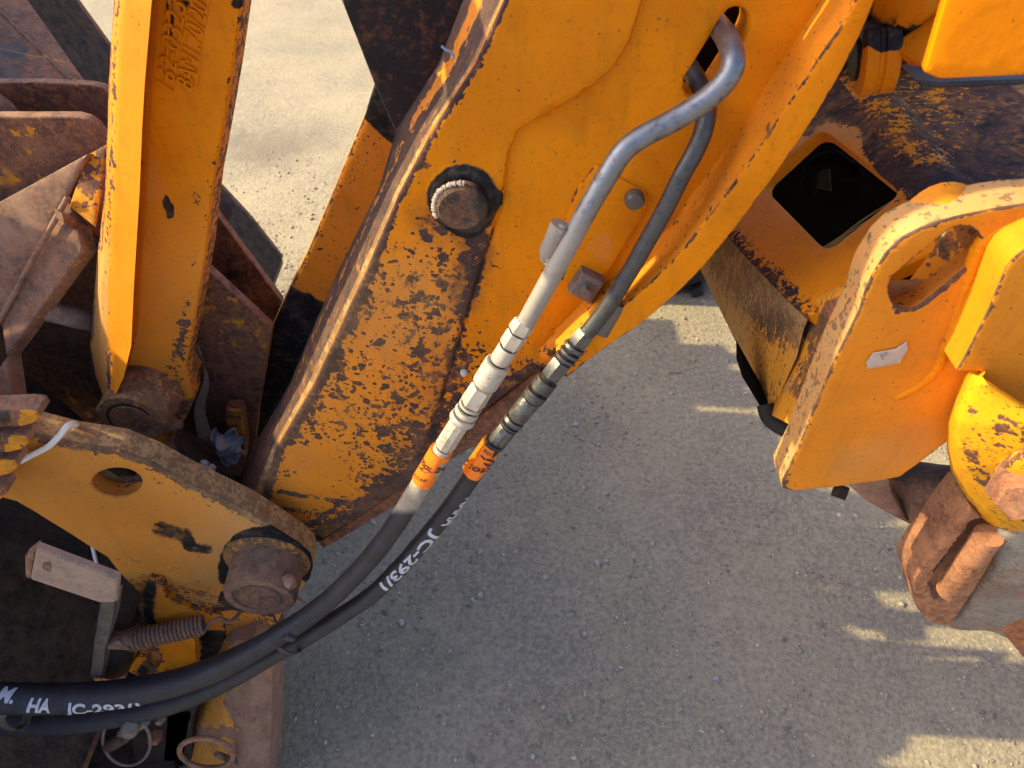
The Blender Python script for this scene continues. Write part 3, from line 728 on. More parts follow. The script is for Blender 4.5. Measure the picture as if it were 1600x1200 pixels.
def hose(label, pts, rad, a, b, segs, cmat, dust, gr, tagr, tag_px, hw):
    t = thing('hydraulic_hose', label, 'hydraulic hose', at(*pts[0]), 'hoses plugged into the arm pipes')
    coupling(t, a, b, segs, cmat, dust, gr, .77 if dust > .1 else .70)
    p = catmull([at(*q) for q in pts], 16)
    rr = np.random.default_rng(len(pts)); k = np.interp(np.arange(len(p)), np.arange(0, len(p)+12, 6), 1+rr.normal(0, .018, len(np.arange(0, len(p)+12, 6))))
    R_ = np.interp(to_px(p)[:, 0], [r[0] for r in rad], [r[1] for r in rad])*k
    sweep('sleeve', p, R_, M_HOSE, t, hw, 30, 60, flat=.97)
    ta, tb = at(*tag_px[0]), at(*tag_px[1]); n = 10
    tp = np.array([tuple(ta+(tb-ta)*i/n) for i in range(n+1)])
    th = sweep('hose_tag', tp, tagr, M_TAG, t, seg=40, caps=True, rfun=lambda s, th: 1+.025*np.sin(th*3+s*2)+.018*np.sin(th*7+s*5))
    return t, p, R_, tp, th
YC1a, YC1b = .477, .462
ca, cb_ = at(818, 506, YC1a), at(676, 726, YC1b)
segs1 = [('pipe_nut', -.015, .055, .0128, .0140, 6), ('hex_body', .055, .145, .0132, .0132, 6), ('valve_body', .145, .245, .0122, .0122, 32), ('grip_ring', .245, .395, .0162, .0168, 40),
         ('collar', .395, .405, .0145, .0145, 32), ('hex_body', .405, .535, .0150, .0158, 6), ('collar', .535, .56, .0152, .0152, 32), ('collar', .57, .61, .0158, .0160, 32), ('lock_ring', .615, .66, .0166, .0172, 40),
         ('ferrule', .66, .86, .0132, .0136, 10), ('hose_end', .86, 1.0, .0124, .0124, 28)]
HOSE1 = [(688, 712, .463), (672, 735, .461), (640, 785, .458), (608, 834, .452), (568, 884, .445), (522, 930, .436), (480, 964, .427), (446, 986, .418), (396, 1016, .408), (330, 1048, .398), (250, 1073, .392), (150, 1088, .388), (60, 1092, .385), (-60, 1088, .38), (-200, 1075, .37)]
lit1 = lambda P, V: {'dust': .88*(1-sstep(792, 806, P[:, 1]))+.03*(1-sstep(900, 1000, P[:, 1]))}  # dust mask paints the sunlit upper stretch of the hose pale
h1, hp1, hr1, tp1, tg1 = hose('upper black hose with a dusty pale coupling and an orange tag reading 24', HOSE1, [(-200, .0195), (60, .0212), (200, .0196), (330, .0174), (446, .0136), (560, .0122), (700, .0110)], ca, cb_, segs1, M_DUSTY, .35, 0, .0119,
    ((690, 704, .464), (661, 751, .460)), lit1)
ca, cb_ = at(912, 525, .508), at(762, 708, .476)
segs2 = [('pipe_nut', -.03, .075, .0132, .0150, 6), ('collar', .075, .115, .0158, .0162, 32), ('collar', .122, .155, .0158, .0158, 32), ('collar', .163, .195, .0158, .0158, 32), ('hex_body', .20, .335, .0154, .0154, 6), ('grip_ring', .35, .44, .0162, .0168, 40), ('grip_ring', .45, .52, .0168, .0172, 40),
         ('valve_body', .52, .69, .0152, .0150, 32), ('lock_ring', .69, .735, .0160, .0164, 36), ('collar', .74, .765, .0152, .0152, 32), ('ferrule', .765, .94, .0146, .0148, 10), ('hose_end', .94, 1.02, .0140, .0140, 28)]
HOSE2 = [(774, 690, .478), (756, 715, .475), (728, 757, .471), (695, 804, .465), (655, 852, .457), (618, 894, .450), (580, 930, .444), (530, 964, .436), (470, 1000, .428), (446, 1012, .424), (396, 1040, .418), (330, 1074, .412), (250, 1102, .406), (150, 1122, .402), (60, 1129, .40), (-60, 1128, .395), (-200, 1118, .39)]
h2, hp2, hr2, tp2, tg2 = hose('lower black hose with a dark steel coupling and an orange tag upside down', HOSE2, [(-200, .0180), (60, .0195), (200, .0184), (330, .0162), (446, .0126), (560, .0110), (800, .0106)], ca, cb_, segs2, M_STEEL, .05, .05, .0116,
    ((770, 693, .478), (738, 738, .472)), lambda P, V: {'dust': .03+0*P[:, 0]})
# print on the hoses and tags
def frac_of(path, px, py):
    d = np.hypot(*(to_px(path)-np.array([px, py])).T); return float(np.argmin(d))/(len(path)-1)
def on_tube(path, rad, px, py):
    """path fraction and angle of the camera-side point of a tube that lies at a photo pixel"""
    P = np.asarray(path, float); rad = np.broadcast_to(np.asarray(rad, float), (len(P),)); _, N, B = frames_along(P)
    th = np.linspace(-math.pi, math.pi, 180, endpoint=False); best = (1e9, 0, 0)
    for i in range(len(P)):
        n = np.cos(th)[:, None]*N[i]+np.sin(th)[:, None]*B[i]; Q = P[i]+n*rad[i]
        d = np.hypot(*(to_px(Q)-np.array([px, py])).T)
        d[((np.array([0, 0, CAM_H])-Q)*n).sum(1) < 0] = 1e9
        j = int(d.argmin())
        if d[j] < best[0]: best = (d[j], i/(len(P)-1), th[j])
    return best[1], best[2]
def wrap_text(name, body, path, rad, a, b, up, height, mat, parent, lift=.0005, around=False, **k):
    """letters wrapped on a tube from photo pixel a to b (middle line), letter tops towards up (pixels)"""
    s0, t0 = on_tube(path, rad, *a); s1, t1 = on_tube(path, rad, *b)
    if t1-t0 > math.pi: t1 -= 2*math.pi
    if t0-t1 > math.pi: t1 += 2*math.pi
    T, F = text_geo(body, **k); P = np.asarray(path, float); rad = np.broadcast_to(np.asarray(rad, float), (len(P),))
    _, N, B = frames_along(P); i = np.arange(len(P)); q = T[:, 0]/T[:, 0].max()
    f0 = (s0+(s1-s0)*q)*(len(P)-1); L = np.linalg.norm(np.diff(P, axis=0), axis=1).mean()
    def pos(sg):
        f = f0+(sg*(T[:, 1]-.35)*(height/.7)/L if around else 0)
        g = lambda A: np.stack([np.interp(f, i, A[:, c]) for c in range(3)], 1)
        r = np.interp(f, i, rad)+lift
        if around:
            an = t0+(t1-t0)*q
            return g(P)+(np.cos(an)*r)[:, None]*g(N)+(np.sin(an)*r)[:, None]*g(B)
        an = t0+(t1-t0)*q+sg*(T[:, 1]-.35)*(height/.7)/r
        return g(P)+(np.cos(an)*r)[:, None]*g(N)+(np.sin(an)*r)[:, None]*g(B)
    V = pos(1); hi, lo = T[:, 1] > .5, T[:, 1] < .2
    if lo.any() and hi.any():
        dv = to_px(V[hi]).mean(0)-to_px(V[lo]).mean(0)
        if dv@np.array(up) < 0: V = pos(-1)
    return link(name, V, F, mat, parent, {'wear': 0.0}, 0)
wrap_text('printing', 'M.', hp1, hr1, (-6, 1082), (22, 1086), (8, -20), .020, M_PRINT, h1, shear=.35, bold=.035)
wrap_text('printing', 'HA', hp1, hr1, (40, 1102), (77, 1104), (8, -20), .020, M_PRINT, h1, shear=.35, bold=.035)
wrap_text('printing', 'JC-293/1', hp1, hr1, (99, 1107), (224, 1104), (8, -20), .020, M_PRINT, h1, shear=.35, bold=.03)
wrap_text('printing', '6', hp2, hr2, (-12, 1118), (14, 1119), (8, -20), .015, M_PRINT, h2, shear=.35, bold=.035)
wrap_text('printing', 'JC-293/1', hp2, hr2, (686, 832), (596, 921), (10, 20), .0135, M_PRINT, h2, bold=.03, shear=.1)
wrap_text('printing', 'NAHA', hp2, hr2, (735, 775), (697, 822), (12, 18), .0135, M_PRINT, h2, bold=.03, shear=.1)
for body, tp, r_, a, b, up, hh, tgt, bd in (('cto: 24', tp1, .0124, (655, 713), (697, 731), (8, -16), .0085, tg1, .02), ('-C-', tp1, .0124, (655, 728), (676, 738), (8, -16), .0055, tg1, .02), ('HOSE', tp1, .0124, (648, 739), (668, 750), (8, -16), .0042, tg1, .01),
                                        ('cto: 2', tp2, .0121, (770, 737), (729, 717), (-8, 16), .0085, tg2, .02), ('C-', tp2, .0121, (774, 722), (752, 711), (-8, 16), .0085, tg2, .03), ('HOSE', tp2, .0121, (778, 712), (757, 702), (-8, 16), .0042, tg2, .01)):
    wrap_text('tag_print', body, tp, r_, a, b, up, hh, M_INK, tgt, lift=.0007, around=True, bold=bd)
# cable tie round both hoses, dirty tape at the left end
def ring_around(name, label, cat, c, ax, r1, r2, wd, th, mat, ang=0):
    c = Vector(c); ax = Vector(ax).normalized(); u = Vector((0, -1, 0)); u = (u-ax*u.dot(ax)).normalized(); v = ax.cross(u)
    n = 40; V = []; F = []
    for j in range(n):
        a = 2*math.pi*j/n; e = u*(math.cos(a)*r1)+v*(math.sin(a)*r2); o = e.normalized()*th
        for k, (s, t) in enumerate(((-1, 0), (1, 0), (1, 1), (-1, 1))): V.append(c+e+o*t+ax*(wd/2*s))
    F = [(j*4+k, ((j+1) % n)*4+k, ((j+1) % n)*4+(k+1) % 4, j*4+(k+1) % 4) for j in range(n) for k in range(4)]
    o = link(name, V, F, mat, None, {'dust': .1}, 38); tag(o, label, cat); return o
ctr = (Vector(hp1[int(frac_of(hp1, 446, 986)*(len(hp1)-1))])+Vector(hp2[int(frac_of(hp2, 446, 1012)*(len(hp2)-1))]))/2
i_ = int(frac_of(hp1, 446, 986)*(len(hp1)-1)); axd = Vector(hp1[i_+2])-Vector(hp1[i_-2])
M_TIE = plain('black_nylon', (.030, .032, .050), .4, .2, 60, 0, .2)
tie = ring_around('cable_tie', 'black cable tie binding the two black hoses beside the big coupler pin', 'cable tie', ctr, axd, .0165, .0275, .006, .0016, M_TIE)
q = at(452, 996, .395); V, F = box_geo(q, Vector((.004, 0, .003)), Vector((0, .003, 0)), Vector((-.004, 0, .0055)), .2); link('tie_head', V, F, M_TIE, tie, None, 30)
i_ = int(frac_of(hp1, 28, 1090)*(len(hp1)-1)); j_ = int(frac_of(hp2, 20, 1129)*(len(hp2)-1)); axd = Vector(hp1[i_+2])-Vector(hp1[i_-2])+Vector((0, 0, -.004))
ctr = (Vector(hp1[i_])+Vector(hp2[j_]))/2
ring_around('dirty_tape', 'dirty brown tape wound round the black hoses at the left edge', 'tape', ctr, axd, .0215, .0355, .012, .0016, plain('dirty_tape', (.10, .085, .06), .5, .5, 90, 0, .8, .3))
sweep('yellowed_cord', catmull([at(x, y, Y) for x, y, Y in [(-60, 1150, .40), (-10, 1150, .392), (25, 1147, .39), (48, 1147, .395), (70, 1140, .41)]], 8), .0022, plain('yellowed_cord', (.50, .42, .33), .8, .2), None, 0, 8)
tag(bpy.data.objects['yellowed_cord'], 'yellowed cord lying along the underside of the hoses at the lower left', 'cord')
# ================================================================== TILT LINK (upright yellow casting at the left)
link_t = thing('tilt_link', 'upright yellow cast link with a thick left rib and raised casting numbers', 'tilt link', at(207, 657, .66))
YL = .650; FL = FY(YL)
def lk_wear(P, d):
    x, y = P[:, 0], P[:, 1]; er = 379-(y*.180)
    w = .08+.22*(1-sstep(2, 6, np.abs(x-er)))*(y < 560)+.32*(1-sstep(4, 26, np.abs(x-er)))*sstep(450, 520, y)*(y < 640)
    w += line_blob(P, [(235, 640), (270, 660), (290, 640)], 34, .5)+line_blob(P, [(200, 612), (240, 612)], 20, .5)
    gr = line_blob(P, [(262, 312), (266, 335)], 13, 1.0)+line_blob(P, [(268, -5), (262, 60)], 12, .75)+blob(P, 290, 8, 16, .9)+blob(P, 372, 4, 16, .8)
    return {'wear': w, 'grease': gr, 'dust': .22*sstep(250, 450, y)+.25*line_blob(P, [(226, 260), (240, 300)], 26)}
plate('web', [(215, -170), (410, -170), (378, 0), (362, 120), (348, 205), (333, 290), (321, 400), (310, 470), (299, 530), (289, 575), (296, 605), (300, 630), (290, 655), (262, 690), (205, 700), (165, 660), (172, 610), (185, 500), (195, 300), (210, 0)],
      FL, .038, M_LINK, link_t, spacing=.007, edge=.005, wear=lk_wear, side={'wear': .45, 'dust': .3}, relief=lambda P, d: .0008*np.sin(P[:, 1]/33)*np.sin(P[:, 0]/21)+.010*(1-sstep(20, 75, np.hypot(P[:, 0]-210, P[:, 1]-650))))
# rib: front face turned a little to the left, rounded left shoulder, flank going back
yy = [-170, 0, 130, 200, 300, 400, 450, 540, 590, 622]
rr_ = [262, 237, 226, 222, 218, 212, 209, 205, 193, 178]      # right edge
ls = [205, 190, 183, 180, 177, 176, 176, 174, 172, 168]       # left shoulder
le = [196, 181, 173, 170, 167, 163, 157, 160, 163, 164]       # left outer edge
lb = [194, 178, 170, 168, 164, 152, 148, 141, 150, 162]       # back edge of the flank
def rib():
    c = [[at(x+1, y, YL+.004) for x, y in zip(rr_, yy)], [at(x, y, .600) for x, y in zip(rr_, yy)], [at(x, y, .616) for x, y in zip(ls, yy)], [at(x, y, .627) for x, y in zip(le, yy)], [at(x, y-1, .660) for x, y in zip(lb, yy)]]
    V, F = loft_geo(c, 150, 6); return V, F
V, F = rib(); n = len(V); row = np.arange(n)//150; P = to_px(V)
ys_ = P[:, 1]
wr = .10+.34*np.exp(-((row-15)/3.2)**2)*(.5+.5*(1-sstep(330, 420, ys_)))+.4*(row > 19)*(1-sstep(380, 420, ys_))
wr += .55*np.exp(-((row-13.5)/2.0)**2)*sstep(545, 575, ys_)+.6*(row > 22)*sstep(420, 500, ys_)*(1-sstep(520, 545, ys_))
du = .55*(row > 14)*sstep(330, 430, ys_)+.10
V, F = solid(V, F, (-.003, .030, 0))
link('rib', V, F, M_LINK, link_t, {'wear': np.concatenate([wr, wr*0+.2]), 'dust': np.concatenate([du, du])}, 60)
# added arm above the view, shading the upper pipe and the flange ledge
V, F, A = plate_geo([(-.46, 1.425), (-.30, 1.38), (-.12, 1.38), (-.02, 1.43), (-.03, 1.51), (-.16, 1.51), (-.36, 1.56), (-.50, 1.56)], FY(.498), .070, spacing=.03, edge=.004, uvin=True)
link('shade_arm', V, F, M_LINK, link_t, {'wear': .15}, 38)
lathe('shade_arm_pin', Vector((-.40, .49, 1.47)), Vector((-.40, .72, 1.47)), [(0, .03), (1, .03)], M_PIN, link_t, 0, 24)
# pin eye
e0, e1 = at(205, 656, .595), at(205, 656, .595)+Vector((.003, .13, -.003))
def eye_w(P, V): return {'wear': .72-.45*sstep(.622, .650, V[:, 1])*sstep(210, 260, P[:, 0]), 'dust': .35*sstep(-.1, .1, V[:, 2]-e0.z)+.2, 'grease': .25*(V[:, 1] < .610)}
lathe('pin_eye', e0, e1, [(0, .0292), (0, .0385), (.03, .0410), (.30, .0432), (1, .0438)], M_LINK, link_t, eye_w, 48, 50)
lathe('pin', e0+Vector((0, .004, 0)), e0+Vector((0, -.0015, 0)), [(0, .0262), (.6, .0262), (1, .0245)], M_PIN, link_t, {'grease': .25}, 40)
V, F = lathe_geo(e0+Vector((0, .002, 0)), e0+Vector((0, -.0004, 0)), [(0, .0262), (0, .0292), (1, .0292), (1, .0262)], 40); link('pin_groove', V, F, M_GREASE, link_t, None, 30)
for (x, y, Y, dx, rr) in ((262, 660, .612, .034, .0100), (166, 637, .616, -.022, .0098)):
    a = at(x, y, Y); lathe('lock_bolt', a+Vector((-dx*.35, 0, 0)), a+Vector((dx*.5, .0, -.004)), [(0, rr*1.3), (.45, rr*1.3), (.45, rr), (.72, rr), (.72, rr*.7), (1, rr*.6)], M_PIN, link_t, {'dust': .2}, 16)
# raised casting numbers in two sunk fields
for a, b, txt, hh in (((272, 143), (297, -18), '162-03230', .0150), ((302, 141), (333, -22), 'BAM1.70/2020', .0150)):
    text_on_plane('casting_number', txt, FL, a, b, hh, M_LINK, link_t, lift=.0030, shear=.22, spacing=1.0)
for pts in ([(257, 136), (262, 70), (270, -60)], [(287, 141), (294, 70), (305, -60)], [(312, 140), (318, 75), (330, -60)]):
    sweep('field_edge', [tuple(FL.w(*FL.uv(*p), .0001)) for p in pts], .0011, M_LINK, link_t, {'wear': .15, 'dust': .1}, 8)
text_on_plane('paint_mark', 'x7', FL, (310, 322), (316, 303), .008, M_RUST, link_t, lift=.0004)

# ================================================================== QUICK COUPLER at the lower left
YH = .50; FH = FY(YH)
hitch = thing('quick_coupler', 'worn yellow attachment coupler with a round hole and big rusty pin, lower left', 'coupler', at(300, 1000, .52))
H_OUT = [(-220, 640), (-80, 655), (33, 673), (100, 690), (183, 703), (233, 723), (292, 754), (387, 799), (430, 826), (466, 850), (484, 866), (489, 884), (484, 905), (464, 930), (442, 955), (428, 985), (424, 1040),
         (330, 1060), (300, 1000), (250, 945), (212, 923), (183, 892), (167, 871), (137, 854), (96, 827), (54, 800), (25, 784), (-40, 768), (-220, 740)]
hole_h = [(182+39*math.cos(a), 755+23*math.sin(a)) for a in np.linspace(0, 2*math.pi, 40, endpoint=False)]
def hitch_wear(P, d):
    x, y = P[:, 0], P[:, 1]
    top = seg_dist(P, [(-80, 655), (33, 673), (100, 690), (183, 703), (233, 723), (292, 754), (387, 799), (466, 850), (489, 884)], False)
    w = .155+.50*(1-sstep(3, 12, top))+.10*(1-sstep(10, 30, top))+.05*sstep(800, 900, y)
    w += line_blob(P, [(225, 920), (300, 935), (350, 960)], 34, .25)+.15*sstep(930, 1000, y)
    gr = line_blob(P, [(248, 826), (290, 838)], 24, .60)+line_blob(P, [(295, 856), (325, 858)], 17, .60)+.9*(1-sstep(62, 84, np.hypot((x-418)*.95, (y-882)*1.15)))*sstep(0, 30, 900-y+.4*np.abs(x-418)) 
    gr += .35*line_blob(P, [(355, 890), (350, 925), (360, 945)], 20)
    du = .42*sstep(240, 400, x)*(1-sstep(0, 220, np.abs(y-850)))+.30
    return {'wear': w, 'grease': gr, 'dust': du}
plate('side_plate', H_OUT, FH, .031, M_HITCH, hitch, holes=[hole_h], flare=.012, hole_side={'wear': .30, 'dust': .35}, spacing=.0065, edge=.003, wear=hitch_wear, side={'wear': 1.0, 'dust': .85}, relief=lambda P, d: .0009*np.sin(P[:, 0]/29)*np.sin(P[:, 1]/31))
# dark void just behind the hole, the other coupler side
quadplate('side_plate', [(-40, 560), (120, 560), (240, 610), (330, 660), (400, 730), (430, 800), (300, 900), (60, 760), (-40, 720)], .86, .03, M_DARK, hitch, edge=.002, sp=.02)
# pin boss
p0 = at(405, 935, .447); p0w = p0+Vector((0, .06, 0))
lathe('boss', p0w, p0, [(0, .0500), (.10, .0470), (.92, .0455), (1, .0435), (1, .034), (.95, .033)], M_PIN, hitch, lambda P, V: {'dust': .25*sstep(p0.z, p0.z+.05, V[:, 2])+.10, 'grease': .50*(1-sstep(p0.z-.05, p0.z-.01, V[:, 2]))*(V[:, 1] < .47)}, 56, 40)
lathe('pin', p0+Vector((0, .012, 0)), p0+Vector((0, .001, 0)), [(0, .0285), (.8, .0285), (1, .0265)], M_PIN, hitch, {'grease': .12}, 40)
lathe('boss_washer', p0w+Vector((-.002, .001, .004)), p0w+Vector((-.002, -.012, .004)), [(0, .0565), (.7, .0560), (1, .053)], M_HITCH, hitch, {'wear': .55, 'dust': .4, 'grease': .35}, 48)
a = at(447, 904, .462); lathe('grease_nipple', a, a+Vector((.012, -.010, .0)), [(0, .009), (.6, .0085), (1, .006)], M_PIN, hitch, {'dust': .6}, 14)
a = at(360, 938, .468); V, F = box_geo(a, Vector((.012, -.004, .006)), Vector((0, .008, 0)), Vector((-.004, 0, .010)), .2); link('stop_lug', V, F, M_DARK, hitch, None, 30)
a = at(463, 933, .50); sweep('wire_end', [tuple(a), tuple(a+Vector((.012, -.004, -.012)))], .0022, M_PIN, hitch, {'dust': .5}, 8)
# folded lock bracket below
def br_w(P, d):
    return {'wear': .18+line_blob(P, [(236, 900), (228, 950), (222, 985)], 22, .45)*1.0+.5*(1-sstep(0, .004, d))*.6, 'grease': line_blob(P, [(235, 905), (232, 950), (238, 985)], 17, .75)+.9*((P[:, 0] > 312)*(P[:, 1] > 985)), 'dust': .15+0*d}
plate('lock_bracket', [(232, 908), (252, 912), (262, 935), (300, 955), (345, 962), (352, 985), (346, 1040), (316, 1052), (306, 1010), (300, 985), (196, 1005), (212, 950)], FY(.488), .012, M_HITCH, hitch, spacing=.006, edge=.002, wear=br_w, side=.5)
def bx_w(P, d):
    return {'wear': .12+.40*(1-sstep(0, .0035, d))+blob(P, 228, 1052, 26, .55)+blob(P, 238, 1025, 26, .40), 'grease': blob(P, 224, 1048, 14, .8)+blob(P, 262, 1048, 10, .6)}
hexh = [(242+8.5*math.cos(a), 1030+12*math.sin(a)) for a in np.linspace(0, 6.283, 16, endpoint=False)]
plate('bracket_plate', [(216, 1022), (222, 1003), (300, 985), (306, 1000), (308, 1038), (222, 1062), (192, 1045), (206, 1036)], FY(.452), .012, M_HITCH, hitch, holes=[hexh], spacing=.005, edge=.0022, wear=bx_w, side=.2)
plate('bracket_side', [(198, 1008), (222, 1006), (219, 1030), (204, 1042), (190, 1046)], FY(.458), .05, M_HITCH, hitch, spacing=.006, edge=.002, wear=lambda P, d: {'wear': .2+.5*(1-sstep(0, .004, d)), 'dust': .3+0*d}, side=.6)
quadplate('bolt_hole', [(225, 1005), (262, 1005), (262, 1055), (225, 1055)], .4605, .003, M_RUSTRED, hitch, edge=0)
# coupler leg: rust-brown rounded post with paint left on its flank
def leg():
    xs_l = [(345, 1000), (318, 1100), (290, 1130), (278, 1230), (272, 1330)]
    c = [[at(342, 1000, 0.515), at(330, 1060, 0.493), at(296, 1130, 0.460), at(283, 1230, 0.415)], [at(345, 1000, 0.495), at(335, 1060, 0.473), at(316, 1130, 0.440), at(303, 1230, 0.395)],
         [at(362, 1000, 0.474), at(356, 1060, 0.452), at(348, 1130, 0.419), at(338, 1230, 0.374)], [at(395, 1000, 0.463), at(393, 1060, 0.441), at(390, 1130, 0.408), at(385, 1230, 0.363)],
         [at(424, 1000, 0.474), at(425, 1060, 0.452), at(424, 1130, 0.419), at(420, 1230, 0.374)], [at(437, 1000, 0.495), at(437, 1060, 0.473), at(436, 1130, 0.440), at(431, 1230, 0.395)], [at(440, 1000, 0.550), at(438, 1060, 0.528), at(437, 1130, 0.495), at(432, 1230, 0.450)]]
    return loft_geo(c, 60, 6)
V, F = leg(); P = to_px(V)
yl = .80*(1-sstep(352, 378, P[:, 0]+14*np.sin(P[:, 1]/17)))*(1-.8*sstep(1125, 1150, P[:, 1])*(1-sstep(1135, 1175, P[:, 1])))
V, F = solid(V, F, (.0, .03, .0))
link('leg', V, F, rust('rusty_leg', a=(.13, .075, .058), c=(.26, .15, .11), o=(.30, .14, .07), pale=(.42, .31, .24), scale=30), hitch, {'paint': np.concatenate([yl, yl]), 'dust': .30}, 50)
quadplate('leg_web', [(262, 1095), (292, 1060), (318, 1090), (296, 1130), (284, 1215), (252, 1215)], .425, .02, M_DARK, hitch)
quadplate('leg_upper', [(322, 960), (360, 955), (425, 965), (440, 1000), (436, 1050), (352, 1080), (338, 1040)], .492, .03, M_HITCH, hitch, wear=lambda P, d: {'wear': .28+.30*sstep(385, 425, P[:, 0])+blob(P, 372, 1000, 26, .25), 'grease': line_blob(P, [(332, 990), (330, 1045)], 18, .9), 'dust': .3+0*d})
# claws at the left edge: stubby bars one above the other
for i, (x, y, L) in enumerate(((61, 652, 1), (44, 692, 1), (27, 730, 1), (9, 772, 1))):
    c = [(x-150, y-4), (x-24, y-9), (x-6, y-7), (x, y+2), (x-10, y+11), (x-30, y+16), (x-150, y+18)]
    fr = FY(.470-.004*i)
    V, F, A = plate_geo(c, fr, .024, spacing=.006, edge=.003, wear=lambda P, d: {'paint': .55*sstep(x-45, x-22, P[:, 0])*np.ones(len(P)), 'grease': .55*(1-sstep(x-50, x-30, P[:, 0]))}, side={'paint': .05, 'dust': .5})
    link('claw', V, F, M_RUSTY, hitch, A, 38)
# ---- things hanging on the coupler
lever = thing('lock_lever', 'cranked grey steel lock lever with a flat pale handle, left of the coil spring', 'lever', at(160, 1050, .45))
V, F, A = plate_geo([(55, 859), (184, 907), (182, 942), (156, 943), (46, 906)], FY(.400), .010, spacing=.006, edge=.0035, wear=lambda P, d: {'dust': .55+0*d, 'grease': blob(P, 75, 885, 13, .9)+blob(P, 150, 905, 26, .38)}, side={'dust': .62})
link('handle', V, F, rust('bare_lever', a=(.20, .16, .14), c=(.34, .27, .23), o=(.34, .22, .15), pale=(.5, .43, .37), scale=40), lever, A, 38)
V, F, A = plate_geo([(38, 872), (56, 858), (47, 907), (39, 901)], FY(.408), .012, spacing=.006, edge=.002, wear=lambda P, d: {'dust': .7+0*d, 'grease': .0*d}, side={'dust': .6}); link('handle_end', V, F, M_RUSTY, lever, A, 38)
V, F, A = plate_geo([(156, 940), (181, 940), (176, 975), (166, 1010), (160, 1062), (140, 1058), (146, 1005), (152, 965)], FY(.408), .022, spacing=.006, edge=.003, wear=lambda P, d: {'dust': .05+0*d}, side={'dust': .3})
link('arm', V, F, M_STEEL, lever, A, 38)
a, b_ = at(163, 1000, .425), at(212, 1002, .418); lathe('cross_pin', a, b_, [(0, .010), (.1, .0115), (.8, .0112), (1, .009)], M_PIN, lever, {'dust': .3}, 18)
a, b_ = at(178, 1040, .44), at(196, 935, .47); lathe('pivot_barrel', a, b_, [(0, .022), (.1, .024), (.75, .022), (.75, .016), (1, .015)], M_DARK, lever, 0, 24)
quadplate('lever_foot', [(140, 1052), (190, 1050), (196, 1062), (150, 1068)], .43, .02, M_RUSTY, lever, wear=lambda P, d: {'paint': .3+0*d})
spring = thing('return_spring', 'rusty brown coil spring stretched from the lever to the yellow coupler', 'spring', at(270, 985, .43))
a, b_ = at(205, 1001, .418), at(318, 976, .440); axis = (b_-a); L = axis.length; z = axis.normalized(); u = Vector((0, -1, 0)); u = (u-z*u.dot(z)).normalized(); v = z.cross(u)
turns = 17; n = turns*18
pts = [a+axis*(i/n)+u*(math.cos(i/18*2*math.pi)*.0118)+v*(math.sin(i/18*2*math.pi)*.0118) for i in range(n+1)]
sweep('coil', np.array([tuple(p) for p in pts]), .0026, M_PIN, spring, {'grease': .25}, 7)
lp = [b_+u*.0118, b_+z*.008, b_+z*.020-u*.004, b_+z*.034+v*.006, b_+z*.042+v*.016+Vector((0, .02, .008)), b_+z*.046+Vector((0, .05, .016))]
sweep('end_hook', catmull([tuple(p) for p in lp], 8), .0026, M_PIN, spring, {'dust': .3}, 8)
ep = [a+u*.0118+v*0, a-z*.006+u*.006, a-z*.013-v*.004, a-z*.016-u*.004, a-z*.010-u*.012]
sweep('end_hook', catmull([tuple(p) for p in ep], 8), .0030, M_PIN, spring, {'dust': .5}, 8)
lathe('core_rod', a-z*.012, a+axis*.9, [(0, .005), (1, .005)], M_PIN, spring, {'dust': .5}, 14)
def ringpin(label, ctr, ux, vy, r, mat, bits):
    t = thing('ring_pin', label, 'ring pin', ctr)
    pts = [ctr+ux*math.cos(q)+vy*math.sin(q) for q in np.linspace(0, 2*math.pi, 49)]
    V, F = sweep_geo(np.array([tuple(p) for p in pts]), r, 10, caps=False); link('ring', V, F, mat, t, {'dust': .45, 'paint': 0.0}, 60)
    for nm, p, q, rad, m in bits: lathe(nm, p, q, [(0, rad*.8), (.12, rad), (.85, rad), (1, rad*.75)], m, t, {'dust': .3}, 16)
    return t
Yr = .405; c = at(198, 1160, Yr)
ringpin('thin grey steel ring hanging below the black hoses', c, at(235, 1160, Yr)-c, at(200, 1196, Yr)-c, .0026, M_BOLT,
        [('plunger', at(190, 1146, Yr-.005), at(228, 1127, Yr-.012), .0085, M_BOLT), ('barrel', at(168, 1168, Yr), at(200, 1148, Yr-.01), .010, M_DARK), ('nut', at(203, 1142, Yr-.012), at(203, 1136, Yr-.024), .0125, M_BOLT)])
c = at(322, 1178, .372)
ringpin('rusty flat ring lying against the peeling yellow leg at the bottom edge', c, at(364, 1184, .366)-c, at(318, 1199, .379)-c, .0042, M_RUSTY, [('split_pin', at(338, 1178, .376), at(372, 1192, .388), .005, M_PIN)])
quadplate('lock_body', [(200, 1130), (268, 1112), (300, 1110), (300, 1215), (215, 1215)], .425, .03, M_DARK, hitch)
a = at(245, 1142, .425); lathe('lock_knob', a, a+Vector((0, -.02, 0)), [(0, .010), (.6, .012), (1, .008)], M_RUSTRED, hitch, 0, 16)
a = at(254, 1116, .43); lathe('lock_bolt', a, a+Vector((0, -.016, .004)), [(0, .008), (.6, .008), (1, .005)], M_BOLT, hitch, {'dust': .6}, 6)
